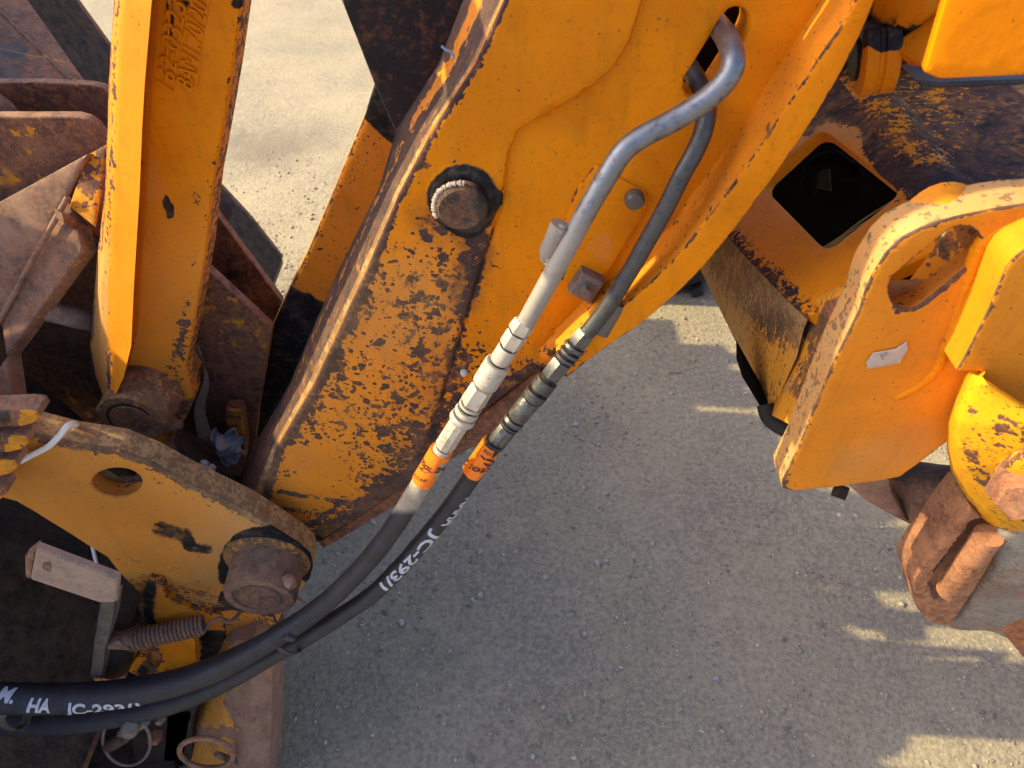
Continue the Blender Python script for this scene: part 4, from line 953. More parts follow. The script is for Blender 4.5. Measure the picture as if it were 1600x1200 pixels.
# white cable over the coupler's top edge and its tail below the plate
q = [(-30, 735, .455), (10, 727, .470), (28, 722, .488), (50, 711, .493), (75, 698, .494), (92, 682, .494), (104, 667, .500), (114, 662, .512), (121, 666, .53), (124, 676, .56)]
sweep('white_cable', catmull([at(*p) for p in q], 10), .0033, M_WHITE, None, 0, 12); tag(bpy.data.objects['white_cable'], 'white plastic cable laid over the rusty top edge of the yellow coupler', 'cable')
q = [(140, 835, .56), (147, 865, .545), (153, 890, .53), (158, 915, .52)]
sweep('grey_wire', catmull([at(*p) for p in q], 8), .0026, M_WHITE, None, 0, 10); tag(bpy.data.objects['grey_wire'], 'short pale wire hanging behind the lock lever handle', 'wire')

# ================================================================== BUCKET and its rusty ears (left)
bucket = thing('bucket', 'rust-brown loader bucket with two ear plates, a thick cross beam and an unseen rim of shadow-casting teeth', 'bucket', (-.95, .75, .1))
TOPN = [(-200, 183), (60, 183), (118, 183), (136, 188), (150, 198), (168, 222), (190, 256), (240, 322), (315, 414), (425, 515)]
TOPF = [(-200, 131), (60, 129), (140, 133), (158, 137), (172, 146), (200, 172), (250, 235), (328, 322), (440, 472)]
def ear_w(P, d):
    x, y = P[:, 0], P[:, 1]
    return {'paint': .08+.22*line_blob(P, [(35, 205), (50, 280), (0, 290)], 34)+.20*line_blob(P, [(330, 470), (420, 530)], 60)+.15*line_blob(P, [(90, 620), (180, 640)], 70), 'grease': .20*(x > 200)+.20*sstep(520, 640, y)+.25*(1-sstep(0, 26, seg_dist(P, [(80, 232), (160, 245)], False))), 'dust': .10+0*x}
ear_n = TOPN+[(418, 560), (404, 640), (396, 720), (330, 830), (120, 800), (-200, 560)]
plate('ear_plate', ear_n, FY(.735), .014, M_RUSTY, bucket, spacing=.011, edge=.002, wear=ear_w, side={'dust': .55})
ear_f = TOPF+[(430, 560), (400, 800), (120, 800), (-200, 560)]
plate('ear_plate', ear_f, FY(.90), .014, M_DARK if False else M_RUSTY, bucket, spacing=.014, edge=.002, wear=lambda P, d: {'paint': .08+0*d, 'grease': .22+.25*(P[:, 0] > 200)}, side={'dust': .5})
# bucket back wall behind the coupler and the floor of the gap (dark)
def shell_pts(z0):
    return z0
back = [(-.70, .16), (-.76, .30), (-.86, .48), (-.95, .70), (-1.04, .95), (-1.10, 1.18)]
V, F = loft_geo([[Vector((x, .12, z)) for x, z in back], [Vector((x, 1.80, z)) for x, z in back]], 20, 14); V, F = solid(V, F, (-.016, 0, -.004))
link('back_wall', V, F, M_DARK, bucket, {'dust': .15, 'grease': .1}, 50)
floor_ = [(-.70, .16), (-.90, .06), (-1.2, .05), (-1.75, .12)]
V, F = loft_geo([[Vector((x, .12, z)) for x, z in floor_], [Vector((x, 1.80, z)) for x, z in floor_]], 16, 8); V, F = solid(V, F, (0, 0, -.016)); link('floor_plate', V, F, M_RUST, bucket, {'dust': .2}, 50)
for y in (.12, 1.80):
    P2 = back+[(-1.30, .90), (-1.75, .14)]+floor_[::-1][1:-1]
    V, F, A = plate_geo([p for p in P2], Frame((0, y, 0), (1, 0, 0), (0, 0, 1), (0, -1, 0)), .016, spacing=.06, edge=.002, uvin=True, wear={'dust': .1}['dust'], side={'dust': .3})
    link('side_wall', V, F, M_RUST, bucket, A, 38)
V, F, A = plate_geo([(.12, 1.15), (.57, 1.15), (.56, 1.30), (.535, 1.54), (.12, 1.54)], Frame((-1.10, 0, 0), (0, 1, 0), (0, 0, 1), (1, 0, 0)), .012, spacing=.05, edge=.002, uvin=True, side={'dust': .3})
link('hose_shade_plate', V, F, M_RUST, bucket, A, 38)  # plate added out of view to shade the black hose
# unseen rim teeth, shaped to throw the jagged shadow on the ground
shadow_tooth_me = None
rgt = np.random.default_rng(11)
GAP = [1.335, 1.340, 1.320, 1.320, 1.47, 1.50, 1.46, 1.33, 1.32, 1.30, 1.29, 1.28, 1.28]
RISE = [.03, .10, .17, .13, .10, .08, .06, .11, .07, .09, .08, .10, .07]
for i in range(13):
    y = .575+i*.087+rgt.normal(0, .006); g, h = GAP[i], RISE[i]; wd = .087*(.80, .80, .60, .80, .78)[i % 5]
    V, F, A = plate_geo([(y-.005, 1.15), (y+.086, 1.15), (y+.086, g-.006), (y+wd*.93, g+h*.15), (y+wd*.74, g+h*.66), (y+wd*.52, g+h), (y+wd*.36, g+h*.92), (y+wd*.13, g+h*.35), (y-.005, g)], Frame((-1.102-.0007*(i % 2), 0, 0), (0, 1, 0), (0, 0, 1), (1, 0, 0)), .018, spacing=.03, edge=.003, uvin=True, side={'dust': .3})
    link('shadow_tooth', V, F, M_RUST, bucket, A, 38)
# made-up dark plate that stands for deep shade on the ground below the coupler
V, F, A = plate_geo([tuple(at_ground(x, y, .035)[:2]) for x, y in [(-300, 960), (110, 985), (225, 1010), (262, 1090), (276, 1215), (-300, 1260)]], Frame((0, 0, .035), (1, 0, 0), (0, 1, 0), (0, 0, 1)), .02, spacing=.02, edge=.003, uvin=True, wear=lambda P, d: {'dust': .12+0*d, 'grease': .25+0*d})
link('ground_shade_plate', V, F, M_DARK, bucket, A, 38)
# back shell close to the coupler (deep shade painted near-black at the lower left)
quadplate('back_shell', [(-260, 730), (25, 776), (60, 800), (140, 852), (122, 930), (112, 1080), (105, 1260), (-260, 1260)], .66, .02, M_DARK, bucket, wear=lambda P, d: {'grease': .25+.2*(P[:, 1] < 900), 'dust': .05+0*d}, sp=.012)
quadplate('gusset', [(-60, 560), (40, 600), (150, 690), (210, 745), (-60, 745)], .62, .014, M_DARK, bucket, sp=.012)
# upper left channel
fr = F3(at(0, 20, 1.16), at(130, 128, 1.02), at(-40, 128, .98))
V, F, A = plate_geo([(-160, -110), (20, -22), (44, 0), (136, 130), (140, 170), (-160, 170)], fr, .05, spacing=.02, edge=.003, wear=lambda P, d: {'grease': .15+.45*blob(P, 10, 90, 70), 'dust': .18+0*d}, side={'dust': .1, 'grease': .3})
link('side_channel', V, F, M_RUST, bucket, A, 38)
sweep('weld_seam', [tuple(fr.w(*fr.uv(x, y), .001)) for x, y in [(-60, -50), (0, 18), (55, 72), (110, 126)]], .0025, M_PIN, bucket, {'dust': .5}, 8)
# thick box beam sloping through the ears: top, front and end faces
def facet(name, px, mat, parent, th, wear, side=None, pl=None, **k):
    """flat plate through three or more (px, py, Y) corners (the first three fix its plane)"""
    P = [at(*p) for p in (pl or px)]; f = F3(P[0], P[1], P[2]); kk = dict(spacing=.010, edge=.003); kk.update(k)
    V, F, A = plate_geo([p[:2] for p in px], f, th, wear=wear, side=side or {'dust': .3}, **kk)
    return link(name, V, F, mat, parent, A, 38)
M_BEAM = rust('beam_rust', a=(.105, .058, .044), c=(.235, .115, .080), o=(.30, .13, .06), pale=(.36, .26, .21), scale=24)
BTOP = [(134, 241), (106, 307), (-140, 640), (-300, 520), (-140, 420), (0, 316)]
BY = [.700, .655, .56, .60, .66, .69]
facet('beam_top', [(134, 241, .705), (105, 308, .655), (-140, 640, .60), (-300, 470, .66), (0, 314, .715)][0:3]+[(-300, 470, .66), (0, 314, .7)], M_BEAM, bucket, .02, lambda P, d: {'dust': .35+.3*line_blob(P, [(40, 330), (120, 260)], 50), 'paint': 0*d}, sp=0) if False else None
facet('beam_top', [(134, 241), (105, 308), (0, 500), (-160, 790), (-160, 405), (0, 314)], M_BEAM, bucket, .02, lambda P, d: {'dust': .32+.35*line_blob(P, [(20, 345), (125, 255)], 46), 'grease': .62*(1-sstep(0, 26, seg_dist(P, [(20, 300), (100, 248), (130, 240)], False)))}, {'dust': .4}, pl=[(134, 241, .705), (0, 500, .635), (0, 314, .690)])
facet('beam_front', [(105, 308, .687), (0, 500, .634), (22, 640, .575), (-120, 800, .545), (-160, 790, .56), (129, 392, .640), (118, 350, .66)], M_BEAM, bucket, .02, lambda P, d: {'dust': .20+0*d, 'paint': .45*line_blob(P, [(98, 335), (118, 372)], 16)+.2*line_blob(P, [(60, 560), (40, 600)], 30)}, {'dust': .3, 'paint': .3})
facet('beam_end', [(135, 241, .716), (168, 222, .725), (147, 354, .664), (106, 322, .668)], M_RUSTY, bucket, .02, lambda P, d: {'paint': .34+.2*(P[:, 1] > 300), 'grease': .35*line_blob(P, [(128, 280), (165, 300)], 16)}, {'dust': .2})
V, F = bead(catmull([tuple(at(x, y, Y)) for x, y, Y in [(106, 308, .680), (50, 408, .655), (0, 500, .632), (-60, 610, .61)]], 12), .0030, 8, .10, 60); link('weld_seam', V, F, M_BEAM, bucket, {'dust': .5}, 60)
facet('rib', [(100, 336, .655), (165, 362, .70), (165, 372, .70), (128, 366, .66), (104, 352, .652)], M_RUSTRED if False else M_RUSTY, bucket, .014, .3, {'dust': .6})
sweep('cross_rod', [tuple(at(44, 481, .655)), tuple(at(80, 487, .650)), tuple(at(120, 497, .665)), tuple(at(160, 506, .72))], .0125, rust('pale_rod', a=(.15, .10, .09), c=(.26, .20, .18), o=(.28, .16, .10), pale=(.44, .37, .32), scale=50), bucket, {'dust': .3}, 16)
quadplate('ear_boss', [(142, 515), (160, 500), (190, 520), (190, 640), (160, 650), (140, 600), (136, 555)], .70, .02, M_PIN, bucket, edge=.006)
sweep('hinge_tube', [tuple(at(-60, 205, .80)), tuple(at(-30, 165, .88))], .030, M_PIN, bucket, {'dust': .4}, 24)
a = at(-8, 178, .82); lathe('hinge_pin', a, a+Vector((0, -.05, 0)), [(0, .030), (.8, .030), (1, .024)], M_PIN, bucket, {'dust': .35}, 28)
lathe('hinge_pin', at(334, 345, .93), at(334, 345, .93)+Vector((0, .03, 0)), [(0, .019), (1, .019)], M_DARK, bucket, 0, 24)
# rubbish caught between coupler and arm
sp = catmull([tuple(at(*p)) for p in [(286, 520, .70), (305, 545, .69), (318, 570, .685), (322, 600, .685), (312, 640, .685), (320, 680, .68), (332, 715, .672), (340, 740, .665)]], 10)
V = []; F = []
for i, p in enumerate(sp):
    wv = np.array([.016*math.cos(.6+i*.035), -.006, .010*math.sin(i*.05)-.002]); V += [p-wv*.7, p+wv*.7]
F = [(2*i, 2*i+1, 2*i+3, 2*i+2) for i in range(len(sp)-1)]
V, F = solid(np.array(V), F, (0, .0016, 0)); o = link('webbing_strap', V, F, M_STRAP, None, None, 60); tag(o, 'grey webbing strap looped down between the yellow link and the arm', 'strap')
def crumple(name, label, cat, c, sx, sy, sz, mat, seed, n=26, amp=.8, ks=3.2):
    r = np.random.default_rng(seed); bm = bmesh.new(); bmesh.ops.create_icosphere(bm, subdivisions=4, radius=1)
    K = r.normal(0, ks, (n, 3)); ph = r.uniform(0, 6.28, n)
    V = np.array([tuple(v.co) for v in bm.verts]); F = [tuple(v.index for v in f.verts) for f in bm.faces]; bm.free()
    dsp = np.abs(np.sin(V@K.T+ph)).mean(1)-.6
    V = V*(1+amp*dsp*2.2)[:, None]*np.array([sx, sy, sz])+np.array(c)
    o = link(name, V, F, mat, None, {'dust': .2}, 28); tag(o, label, cat); return o
def film_sheet(name, label, cat, c, a, b, n, mat, seed):
    """crumpled sheet of film: sharp folds in a grid, uneven outline"""
    r = np.random.default_rng(seed); k = 30; u, v = np.meshgrid(np.linspace(-1, 1, k), np.linspace(-1, 1, k)); h = 0
    for q in range(9):
        t = r.uniform(0, 6.28); f = r.uniform(1.5, 5); h = h+np.abs(np.sin((u*math.cos(t)+v*math.sin(t))*f+r.uniform(0, 6)))/f
    rad = np.hypot(u, v); h = h-h.mean()-.35*rad**2; s = 1+.18*np.sin(np.arctan2(v, u)*3+1)+.10*np.sin(np.arctan2(v, u)*7)
    V = np.array(c)+(u*s)[..., None]*np.array(a)+(v*s)[..., None]*np.array(b)+h[..., None]*np.array(n)
    F = [(y*k+x, y*k+x+1, (y+1)*k+x+1, (y+1)*k+x) for y in range(k-1) for x in range(k-1)]
    V, F = solid(V.reshape(-1, 3), F, (0, .0008, 0)); o = link(name, V, F, mat, None, {'dust': .2}, 24); tag(o, label, cat)
film_sheet('plastic_bag', 'crumpled grey plastic bag stuck in the gap beside the arm', 'plastic bag', at(354, 700, .655), (.020, .004, .006), (-.006, .010, .021), (-.003, -.015, .006), M_BAG, 8)
crumple('plastic_scrap', 'torn dark plastic scrap trailing left from the grey bag', 'plastic scrap', at(318, 722, .655), .034, .02, .008, M_BAG, 5, amp=.7)
rg2 = np.random.default_rng(4)
LUMPS = [(318, 726, .0062, 'largest white lump lying in the dark gap under the plastic bag'), (331, 731, .0052, 'white lump right of the largest one in the dark gap'), (322, 741, .0050, 'lowest white lump in the dark gap by the coupler edge'), (312, 738, .0035, 'smallest white lump, left of the others in the dark gap')]
for i, (x, y, r, lb) in enumerate(LUMPS):
    crumple('white_lump', lb, 'lump', at(x, y, .606), r, r, r, M_LUMP, 20+i, 10, .5)['group'] = 'white lumps in the dark gap'
V, F = loft_geo([[at(270, 690, .60), at(330, 740, .60), at(396, 800, .60)], [at(285, 640, .74), at(350, 680, .74), at(405, 700, .74)]], 20, 6)
V, F = solid(V, F, (0, .0, -.02)); link('gap_floor', V, F, M_DARK, hitch, {'dust': .1}, 50)
quadplate('cross_tube_cover', [(352, 640), (376, 640), (384, 690), (380, 760), (356, 740)], .70, .02, M_RUSTY, hitch, wear=lambda P, d: {'paint': .38+0*d, 'grease': .1+0*d})
sweep('blue_thread', catmull([tuple(at(x, y, .575)) for x, y in [(690, 72), (697, 78), (704, 81), (709, 88), (706, 92)]], 6), .0010, M_BLUE, None, 0, 6); tag(bpy.data.objects['blue_thread'], 'blue thread snagged on the front edge of the arm near the top', 'thread')

# ================================================================== FRONT FRAME (right): box beam with a square hole
frame = thing('front_frame', 'yellow front frame with a square hole in its worn beam and thick slotted outer plate', 'machine frame', at(1400, 700, .60))
# the face with the hole lies in one plane, the bends roll over into the top and the underside
A0, A1, A2 = at(1458, 352, .535), at(1238, 486, .530), at(1296, 150, .86)
FX = F3(A0, A1, A2)
def on(px, py): return FX.w(*FX.uv(px, py), 0)
HOLE = round_poly([(1283, 200), (1409, 299), (1292, 393), (1188, 288)], 22, 5)
def face_w(P, d):
    x, y = P[:, 0], P[:, 1]
    db = seg_dist(P, [(1290, 90), (1340, 150), (1400, 240), (1460, 340)], False)      # upper bend
    dl = seg_dist(P, [(1120, 350), (1165, 405), (1235, 470), (1260, 490)], False)      # lower bend
    w = .02+.25*(1-sstep(6, 62, db+18*np.sin(x/19)*np.sin(y/23)))*sstep(120, 190, y)+.52*(1-sstep(6, 46, dl))
    bare = [(1225, 190), (1262, 205), (1290, 178), (1312, 186), (1352, 194), (1358, 232), (1380, 268), (1400, 286), (1450, 290), (1430, 305), (1442, 322), (1436, 350), (1490, 350), (1330, 100), (1270, 100)]
    w += .85*np.where(inside(P, bare), 1, 1-sstep(0, 16, seg_dist(P, bare)))
    du = line_blob(P, [(1215, 215), (1290, 195), (1345, 215)], 18, .55)
    return {'wear': w, 'dust': du}
plate('hole_plate', [(1290, 92), (1345, 165), (1400, 250), (1460, 345), (1462, 390), (1350, 440), (1262, 492), (1236, 476), (1165, 402), (1115, 345), (1090, 250), (1180, 130)], FX, .015, M_FRAME, frame, holes=[HOLE], spacing=.008, edge=.003, wear=face_w, side={'wear': .05})
def bend_strip(name, c0, off1, off2, wear, thick=(0, .01, 0)):
    """rolled bend and flange: curve on the face edge, then two more curves"""
    V, F = loft_geo([c0, off1, off2[0], off2[1]] if isinstance(off2, tuple) else [c0, off1, off2], 70, 8)
    P = to_px(V); A = wear(P); V, F = solid(V, F, thick); return link(name, V, F, M_FRAME, frame, {k: np.concatenate([a, a]) for k, a in A.items()}, 60)
n_ = Vector(FX.n)
e0 = [on(*p) for p in [(1290, 92), (1345, 165), (1400, 250), (1462, 349)]]
axis_ = (e0[-1]-e0[0]).normalized(); outd = (n_.cross(axis_)).normalized()
if outd.z < 0: outd = -outd
e1 = [p+outd*.014-n_*.003 for p in e0]; e2 = [p+outd*.030-n_*.014 for p in e0]; e3 = [p+outd*.040-n_*.032 for p in e0]; e4 = [p+outd*.45-n_*.34 for p in e0]
def top_w(P):
    x, y = P[:, 0], P[:, 1]; db = seg_dist(P, [(1310, 110), (1360, 150), (1440, 245), (1530, 290)], False)
    return {'wear': .60+.22*line_blob(P, [(1430, 290), (1560, 292)], 55)-.16*(1-sstep(6, 34, db))+.30*sstep(1470, 1560, x)-.12*line_blob(P, [(1480, 160), (1600, 200)], 60), 'grease': .42*sstep(1400, 1480, x-.5*(y-150)), 'dust': .12*line_blob(P, [(1430, 160), (1500, 190)], 60)}
bend_strip('top_plate', e0, e1, (e2, e3), top_w, (0, .012, -.008))
bend_strip('top_plate', e3, [p*.5+q*.5 for p, q in zip(e3, e4)], e4, top_w, (0, .012, -.008))
# lower bend and underside
g0 = [on(*p) for p in [(1105, 335), (1165, 402), (1236, 476), (1262, 500)]]
g1 = [at(1100, 352, .775), at(1150, 412, .67), at(1218, 488, .565), at(1256, 514, .520)]
g2 = [at(1092, 384, .785), at(1128, 440, .70), at(1200, 520, .58), at(1244, 560, .520)]
g3 = [at(1076, 385, .83), at(1090, 412, .80), at(1150, 535, .655), at(1205, 645, .552)]
def low_w(P):
    x, y = P[:, 0], P[:, 1]; dl = seg_dist(P, [(1120, 372), (1160, 425), (1215, 492), (1262, 505)], False)
    return {'wear': .30+.42*(1-sstep(12, 56, dl)), 'dust': .95*(1-.75*line_blob(P, [(1205, 520), (1215, 600), (1230, 640)], 56)), 'grease': 0*x}
M_FRAME2 = paint('underside_paint', base=(.78, .31, .010), scale=130, dark=(.07, .045, .035), stretch=(1.2, 1.2, .55))
V, F = loft_geo([g0, g1, g2, g3], 80, 12); P = to_px(V); A = low_w(P); V, F = solid(V, F, (.006, .016, -.006))
link('underside_plate', V, F, M_FRAME2, frame, {k: np.concatenate([a, a]) for k, a in A.items()}, 60)
# bright corner cap standing towards the camera, in the sun
def cap_w(P, d):
    return {'wear': .27+.30*line_blob(P, [(1285, 500), (1268, 590), (1255, 610)], 30)-.1*(P[:, 0] < 1225)+.5*blob(P, 1262, 505, 30), 'dust': .12+.5*blob(P, 1225, 600, 20)}
h0 = [at(1262, 470, .545), at(1262, 492, .545), at(1240, 560, .545), at(1203, 646, .552)]
h1 = [at(1280, 466, .520), at(1274, 494, .518), at(1250, 563, .518), at(1208, 650, .522)]
h2 = [at(1342, 446, .472), at(1325, 500, .470), at(1296, 580, .468), at(1243, 668, .464)]
V, F = loft_geo([h0, h1, h2], 40, 10); P = to_px(V); A = cap_w(P, None); V, F = solid(V, F, (.008, .01, 0)); link('corner_cap', V, F, M_FRAME2, frame, {k: np.concatenate([a, a]) for k, a in A.items()}, 60)
facet('corner_scab', [(1286, 472, .510), (1334, 450, .474), (1305, 512, .484), (1284, 492, .508)], M_RUSTRED, frame, .004, .4, {'dust': .3})
# dark pipe and block under the beam
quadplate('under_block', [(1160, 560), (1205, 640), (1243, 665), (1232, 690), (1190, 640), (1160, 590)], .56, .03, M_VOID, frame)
sweep('under_hose', catmull([tuple(at(*p)) for p in [(1195, 632, .55), (1200, 650, .54), (1212, 662, .53), (1230, 672, .52)]], 6), .009, M_TYRE, frame, 0, 14)
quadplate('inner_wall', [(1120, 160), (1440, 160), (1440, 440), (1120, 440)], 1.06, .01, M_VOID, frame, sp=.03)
facet('inner_brace', [(1278, 262, .95), (1296, 250, .95), (1300, 300, .93), (1272, 292, .95)], M_DARK, frame, .02, 0.0)
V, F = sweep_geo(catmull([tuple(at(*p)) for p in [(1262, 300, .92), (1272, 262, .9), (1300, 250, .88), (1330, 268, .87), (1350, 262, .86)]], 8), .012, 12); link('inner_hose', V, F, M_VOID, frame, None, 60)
WG = 'thin wires hanging inside the square hole'
for i, (b, lb) in enumerate((((1402, 305), 'upper pale wire inside the square hole'), ((1402, 316), 'middle pale wire inside the square hole'), ((1396, 326), 'lower pale wire inside the square hole'))):
    nm = sweep('thin_wire', catmull([tuple(at(*p)) for p in [(1275+6*i, 394+2*i, .78), (1310, 372+3*i, .76), (1350, 342+6*i, .76), (b[0]+20, b[1]-8, .78)]], 8), .0011, plain('pale_wire', (.36, .33, .16), .5), frame, 0, 6)
# --- thick outer plate with an oval slot
YO = .44; FO_ = FY(YO)
O_OUT = [(1223, 764), (1222, 752), (1247, 704), (1302, 568), (1322, 528), (1343, 486), (1352, 455), (1364, 428), (1386, 394), (1410, 372), (1440, 357), (1474, 345), (1508, 336), (1560, 325), (1596, 320), (1720, 312), (1720, 640), (1560, 640), (1479, 692), (1407, 746), (1384, 751), (1326, 759), (1240, 767)]
SLOT2 = []
for a in np.linspace(math.pi*.5, math.pi*1.5, 14): SLOT2.append((1421+math.cos(a+.62-math.pi*0)*0, 0))
def stadium(x0, y0, x1, y1, r):
    d = np.array([x1-x0, y1-y0], float); L = np.linalg.norm(d); d /= L; n = np.array([-d[1], d[0]]); o = []
    for a in np.linspace(math.pi/2, math.pi*1.5, 14): o.append(tuple(np.array([x0, y0])+r*(math.cos(a)*d+math.sin(a)*n)))
    for a in np.linspace(-math.pi/2, math.pi/2, 14): o.append(tuple(np.array([x1, y1])+r*(math.cos(a)*d+math.sin(a)*n)))
    return o
SLOT2 = stadium(1420, 451, 1503, 385, 32)
def out_w(P, d):
    x, y = P[:, 0], P[:, 1]
    ds = seg_dist(P, SLOT2); lowr = sstep(-6, 30, (x-1461)*.62+(y-418)*.78)
    w = .115+.62*(1-sstep(1.5, 7, ds))*lowr+.55*(1-sstep(0, .003, d))+blob(P, 1230, 750, 26, .25)+blob(P, 1405, 478, 18, .35)
    return {'wear': w, 'dust': .22*line_blob(P, [(1330, 730), (1440, 690)], 50)+.12, 'grease': .30*line_blob(P, [(1400, 480), (1430, 478)], 12)}
def out_relief(P, d): return .0008*np.sin(P[:, 0]/47)*np.sin(P[:, 1]/39)
plate('outer_plate', O_OUT, FO_, .034, M_LINK, frame, holes=[SLOT2], flare=.016, hole_side={'wear': .22, 'dust': .1}, spacing=.0065, edge=.0022, relief=out_relief, wear=out_w, side={'wear': .34, 'dust': .88})
facet('slot_backing', [(1376, 494, .502), (1484, 352, .502), (1532, 376, .480), (1444, 506, .479)], M_LINK, frame, .01, lambda P, d: {'wear': .34+.2*blob(P, 1480, 390, 40), 'dust': .1+0*d}, {'wear': .3})
LB = plate('label_remnant', [(1354, 566), (1366, 552), (1400, 546), (1417, 535), (1419, 546), (1406, 568), (1356, 577)], FY(YO-.0012), .001, M_LABEL, frame, spacing=.008, edge=.0004)
text_on_plane('label_print', 'P', FY(YO-.0012), (1378, 562), (1390, 557), .008, plain('faded_ink', (.30, .255, .22), .7), LB, lift=.0005)
V, F = bead(catmull([tuple(at(x, y, YO+.0035)) for x, y in [(1396, 619), (1430, 602), (1462, 574), (1478, 530), (1498, 480), (1514, 430), (1534, 380), (1580, 345), (1680, 320)]], 10), .0055, 10, .07, 120); link('weld_seam', V, F, M_LINK, frame, {'wear': .05}, 60)
# raised second plate
def r_w(P, d): return {'wear': .16+.5*(1-sstep(0, .0025, d)), 'dust': .12+0*d}
plate('raised_plate', [(1496, 580), (1510, 556), (1545, 486), (1573, 420), (1584, 405), (1600, 392), (1640, 375), (1720, 370), (1720, 660), (1600, 652), (1540, 600), (1528, 582)], FY(.409), .031, M_LINK, frame, spacing=.008, edge=.002, wear=r_w, side={'wear': .16, 'dust': .05})
# curved bracket below it: bright curved wall, sloping sunlit face
k0 = [(1508, 584), (1492, 622), (1480, 660), (1479, 700), (1486, 735), (1506, 772), (1530, 805), (1556, 832), (1572, 841), (1640, 850)]
k1 = [(1527, 598), (1511, 630), (1498, 662), (1496, 700), (1504, 730), (1524, 760), (1548, 790), (1574, 812), (1592, 820), (1650, 828)]
c0_ = [at(x, y, .440) for x, y in k0]; c1_ = [at(x, y, .392) for x, y in k1]
M_SUN = paint('sunny_bracket_paint', base=(.80, .37, .006), scale=85, dark=(.11, .05, .045), mid=(.17, .075, .055))  # yellower, brighter copy of the paint with sunlight in its colour
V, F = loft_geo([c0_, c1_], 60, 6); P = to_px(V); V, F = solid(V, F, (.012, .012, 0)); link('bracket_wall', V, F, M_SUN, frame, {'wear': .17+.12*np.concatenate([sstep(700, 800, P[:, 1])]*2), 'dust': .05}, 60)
c2_ = [at(x, y, Y) for x, y, Y in [(1545, 604, .380), (1600, 640, .362), (1650, 670, .345), (1680, 700, .338), (1690, 720, .335), (1695, 740, .335), (1700, 760, .335), (1705, 785, .338), (1710, 805, .342), (1715, 822, .345)]]
V, F = loft_geo([c1_, c2_], 60, 26); P = to_px(V)
wq = .26+.20*line_blob(P, [(1512, 690), (1530, 740), (1580, 800)], 16)+.14*line_blob(P, [(1570, 690), (1600, 700)], 50)+.25*(1-sstep(0, 8, seg_dist(P, [(1545, 745), (1560, 775), (1600, 815)], False)))
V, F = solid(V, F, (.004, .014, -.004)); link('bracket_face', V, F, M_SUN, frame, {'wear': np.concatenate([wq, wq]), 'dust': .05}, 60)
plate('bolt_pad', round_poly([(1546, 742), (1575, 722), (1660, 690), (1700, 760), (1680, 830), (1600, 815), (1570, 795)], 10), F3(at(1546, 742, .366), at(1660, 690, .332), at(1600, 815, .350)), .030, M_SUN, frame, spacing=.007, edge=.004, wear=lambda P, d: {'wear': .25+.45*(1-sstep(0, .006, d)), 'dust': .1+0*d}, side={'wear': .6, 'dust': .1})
a = at(1592, 762, .350); lathe('hex_bolt', a, a+Vector((-.010, -.020, .006)), [(0, .024), (.15, .024), (.15, .0195), (.85, .0195), (1, .017)], M_RUSTRED, frame, {'dust': .3}, 6, 20)
# axle and its rusty lug
axle = thing('axle', 'rusty axle housing with grey casting and an orange-rust slotted lug, below the yellow plate', 'axle', at(1500, 950, .45))
a, b_ = at(1350, 752, .58), at(1600, 800, .44)
pth = catmull([tuple(at(*p)) for p in [(1345, 740, .60), (1385, 755, .57), (1450, 775, .53), (1520, 800, .50), (1640, 830, .47)]], 10)
sweep('housing', pth, np.interp(np.linspace(0, 1, len(pth)), [0, .3, .5, .75, 1], [.022, .035, .042, .058, .06]), rust('axle_rust', a=(.12, .060, .050), c=(.23, .12, .085), o=(.33, .15, .06), pale=(.38, .35, .30), scale=30), axle, lambda P, V: {'grease': .62*sstep(40, -10, (P[:, 1]-.3*P[:, 0]-290))*0+.60*line_blob(P, [(1400, 720), (1470, 740)], 60), 'dust': .2+0*P[:, 0]}, 32)
quadplate('flange', [(1318, 755), (1345, 745), (1392, 748), (1396, 772), (1426, 822), (1380, 800), (1352, 785)], .50, .03, rust('pale_flange', a=(.22, .12, .085), c=(.33, .19, .14), o=(.34, .17, .09), pale=(.45, .33, .26)), axle, edge=.006)
sweep('breather', [tuple(at(1302, 764, .56)), tuple(at(1324, 772, .55))], .009, M_DARK, axle, 0, 12)
# lug: channel with two walls, floor and a bar in it
M_LUG = rust('orange_lug', a=(.17, .062, .032), c=(.40, .17, .085), o=(.46, .20, .075), pale=(.48, .34, .24), scale=36)
plate('lug_body', round_poly([(1518, 792), (1560, 838), (1566, 858), (1498, 962), (1486, 980), (1452, 974), (1432, 952), (1432, 936), (1424, 912), (1440, 888)], 9), FY(.430), .050, M_LUG, axle, spacing=.006, edge=.004, wear=lambda P, d: {'grease': .75*line_blob(P, [(1520, 822), (1464, 893)], 13), 'dust': .12+0*d}, side={'dust': .2}, relief=lambda P, d: -.020*(1-sstep(20, 24, seg_dist(P, [(1532, 836), (1476, 918)], False))))
a, b_ = at(1482, 925, .421), at(1545, 836, .421); lathe('lug_bar', a, b_, [(0, .0125), (.03, .0145), (1, .0145)], M_LUG, axle, {'dust': .15}, 24)
V, F, A = plate_geo([(1560, 838), (1590, 830), (1720, 840), (1720, 1100), (1640, 1100), (1600, 1028), (1580, 1003), (1545, 989), (1500, 988), (1470, 980), (1498, 964), (1552, 890)], F3(at(1500, 985, .44), at(1700, 1000, .40), at(1600, 850, .41)), .05, spacing=.007, edge=.008, wear=lambda P, d: {'paint': 0*d, 'dust': .2+0*d, 'grease': .15*blob(P, 1570, 920, 60)}, side={'dust': .2})
link('casting', V, F, M_CASTGREY, axle, A, 45)
facet('casting_foot', [(1560, 985, .425), (1640, 960, .40), (1640, 1110, .42), (1598, 1030, .42)], M_RUSTRED, axle, .02, 0.0, {'dust': .2}, edge=.006)
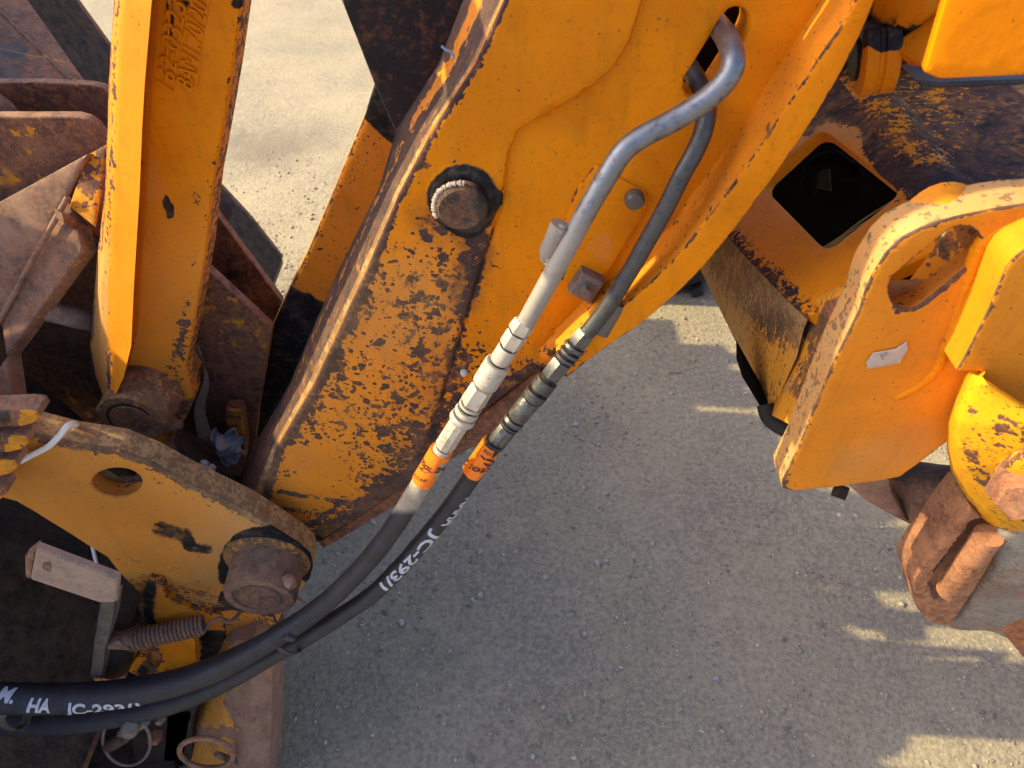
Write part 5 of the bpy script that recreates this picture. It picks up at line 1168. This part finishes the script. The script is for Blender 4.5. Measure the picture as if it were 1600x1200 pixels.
# --- panel and mechanism at the upper right
panel = thing('side_panel', 'smooth clean orange-yellow panel with a rounded lower corner at the upper right', 'panel', at(1530, 60, .42))
plate('sheet', round_poly([(1520, -170), (1476, 0), (1442, 116), (1468, 127), (1600, 121), (1800, 112), (1800, -170)], 7), F3(at(1476, 0, .424), at(1600, 0, .416), at(1476, 120, .424)), .007, M_CLEAN, panel, spacing=.012, edge=.004, wear=lambda P, d: {'wear': .02+.6*(1-sstep(3, 7, np.abs(P[:, 1]-128+.05*(P[:, 0]-1468))))*(P[:, 0] > 1540)}, side={'wear': .05})
quadplate('panel_shadow_strip', [(1432, 126), (1470, 130), (1600, 125), (1800, 118), (1800, 126), (1470, 139), (1440, 136)], .50, .03, M_BLACK, frame)  # black strip that stands for the shadow under the panel
facet('bracket_sheet', [(1388, 72, .60), (1490, 0, .60), (1440, 102, .56), (1400, 72, .59)][0:3]+[(1412, 86, .575)], M_BOOM, frame, .008, .12, {'wear': .2})
facet('bracket_sheet', [(1325, 105, .66), (1350, 40, .70), (1400, 60, .68), (1380, 112, .65)], M_BLACK, frame, .01, 0.0)
cyl = thing('lift_cylinder', 'yellow hydraulic cylinder end with an oil-black collar, partly behind the clean panel', 'cylinder', at(1420, 5, .60))
lathe('cylinder_barrel', at(1368, -6, .62), at(1470, -70, .66), [(0, .030), (.1, .040), (.5, .046), (1, .046)], M_BOOM, cyl, lambda P, V: {'wear': .1+.3*(P[:, 0] < 1375), 'grease': .9*(P[:, 0] < 1372)+.7*(P[:, 1]-10 > .02*(P[:, 0]))}, 40)
pv = at(1340, 92, .62)
lathe('eye_ring', pv, pv+Vector((.028, -.006, .006)), [(0, .026), (.1, .030), (.4, .030), (.45, .028), (.55, .028), (.6, .030), (.95, .030), (1, .026)], M_BOOM, cyl, lambda P, V: {'wear': .12+0*P[:, 0], 'grease': .75*(P[:, 1] < 80)}, 36)
lathe('eye_pin', pv+Vector((-.004, 0, -.001)), pv+Vector((.11, -.016, .022)), [(0, .017), (.9, .018), (1, .016)], M_BOOM, cyl, lambda P, V: {'wear': .15+0*P[:, 0], 'grease': .9*(P[:, 0] < 1380)}, 28)
q0 = pv+Vector((.078, -.011, .015)); lathe('pin_collar', q0, q0+Vector((.016, -.002, .003)), [(0, .021), (.1, .024), (.9, .024), (1, .021)], M_BOOM, cyl, 0.1, 28)
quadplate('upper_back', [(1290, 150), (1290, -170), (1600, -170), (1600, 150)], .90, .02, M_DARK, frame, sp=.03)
quadplate('pink_plate', [(1318, 86), (1318, 56), (1334, 56), (1332, 86)], .74, .01, M_RUSTRED, frame)
# far wheel seen past the arm
wheel = thing('far_wheel', 'dark tyre in deep shade behind the arm, touching the ground', 'tyre', (.42, 1.86, 0))
wc = at(1010, 410, 1.95)
lathe('tyre', Vector((.42, 1.80, .42)), Vector((.42, 2.10, .42)), [(0, .22), (0, .33), (.06, .40), (.2, .43), (.8, .43), (.94, .40), (1, .33), (1, .22)], M_TYRE, wheel, 0, 48)
for i in range(28):
    a = i/28*2*math.pi; rad = Vector((math.cos(a), 0, math.sin(a))); tan = Vector((-math.sin(a), 0, math.cos(a)))
    V, F = box_geo(Vector((.42, 1.88 if i % 2 else 2.02, .42))+rad*.432, rad*.016, Vector((0, .075, 0))+tan*.02, tan*.018, .1); link('lug', V, F, M_TYRE, wheel, None, 30)
lathe('rim', Vector((.42, 1.83, .42)), Vector((.42, 2.0, .42)), [(0, .05), (0, .20), (.1, .225), (1, .225)], M_DARK, wheel, 0, 36)
# the frame goes on to the right, beyond the edge of the picture
V, F = box_geo((1.30, .74, .78), Vector((.48, 0, 0)), Vector((0, .26, 0)), Vector((0, 0, .24)), .06); link('chassis_block', V, F, M_FRAME, frame, {'wear': .18}, 38)
V, F, A = plate_geo([(.62, .70), (.80, .62), (1.7, .62), (1.7, 1.16), (.62, 1.16)], FY(.470), .02, spacing=.05, edge=.003, uvin=True, wear=.15); link('chassis_plate', V, F, M_FRAME, frame, A, 38)
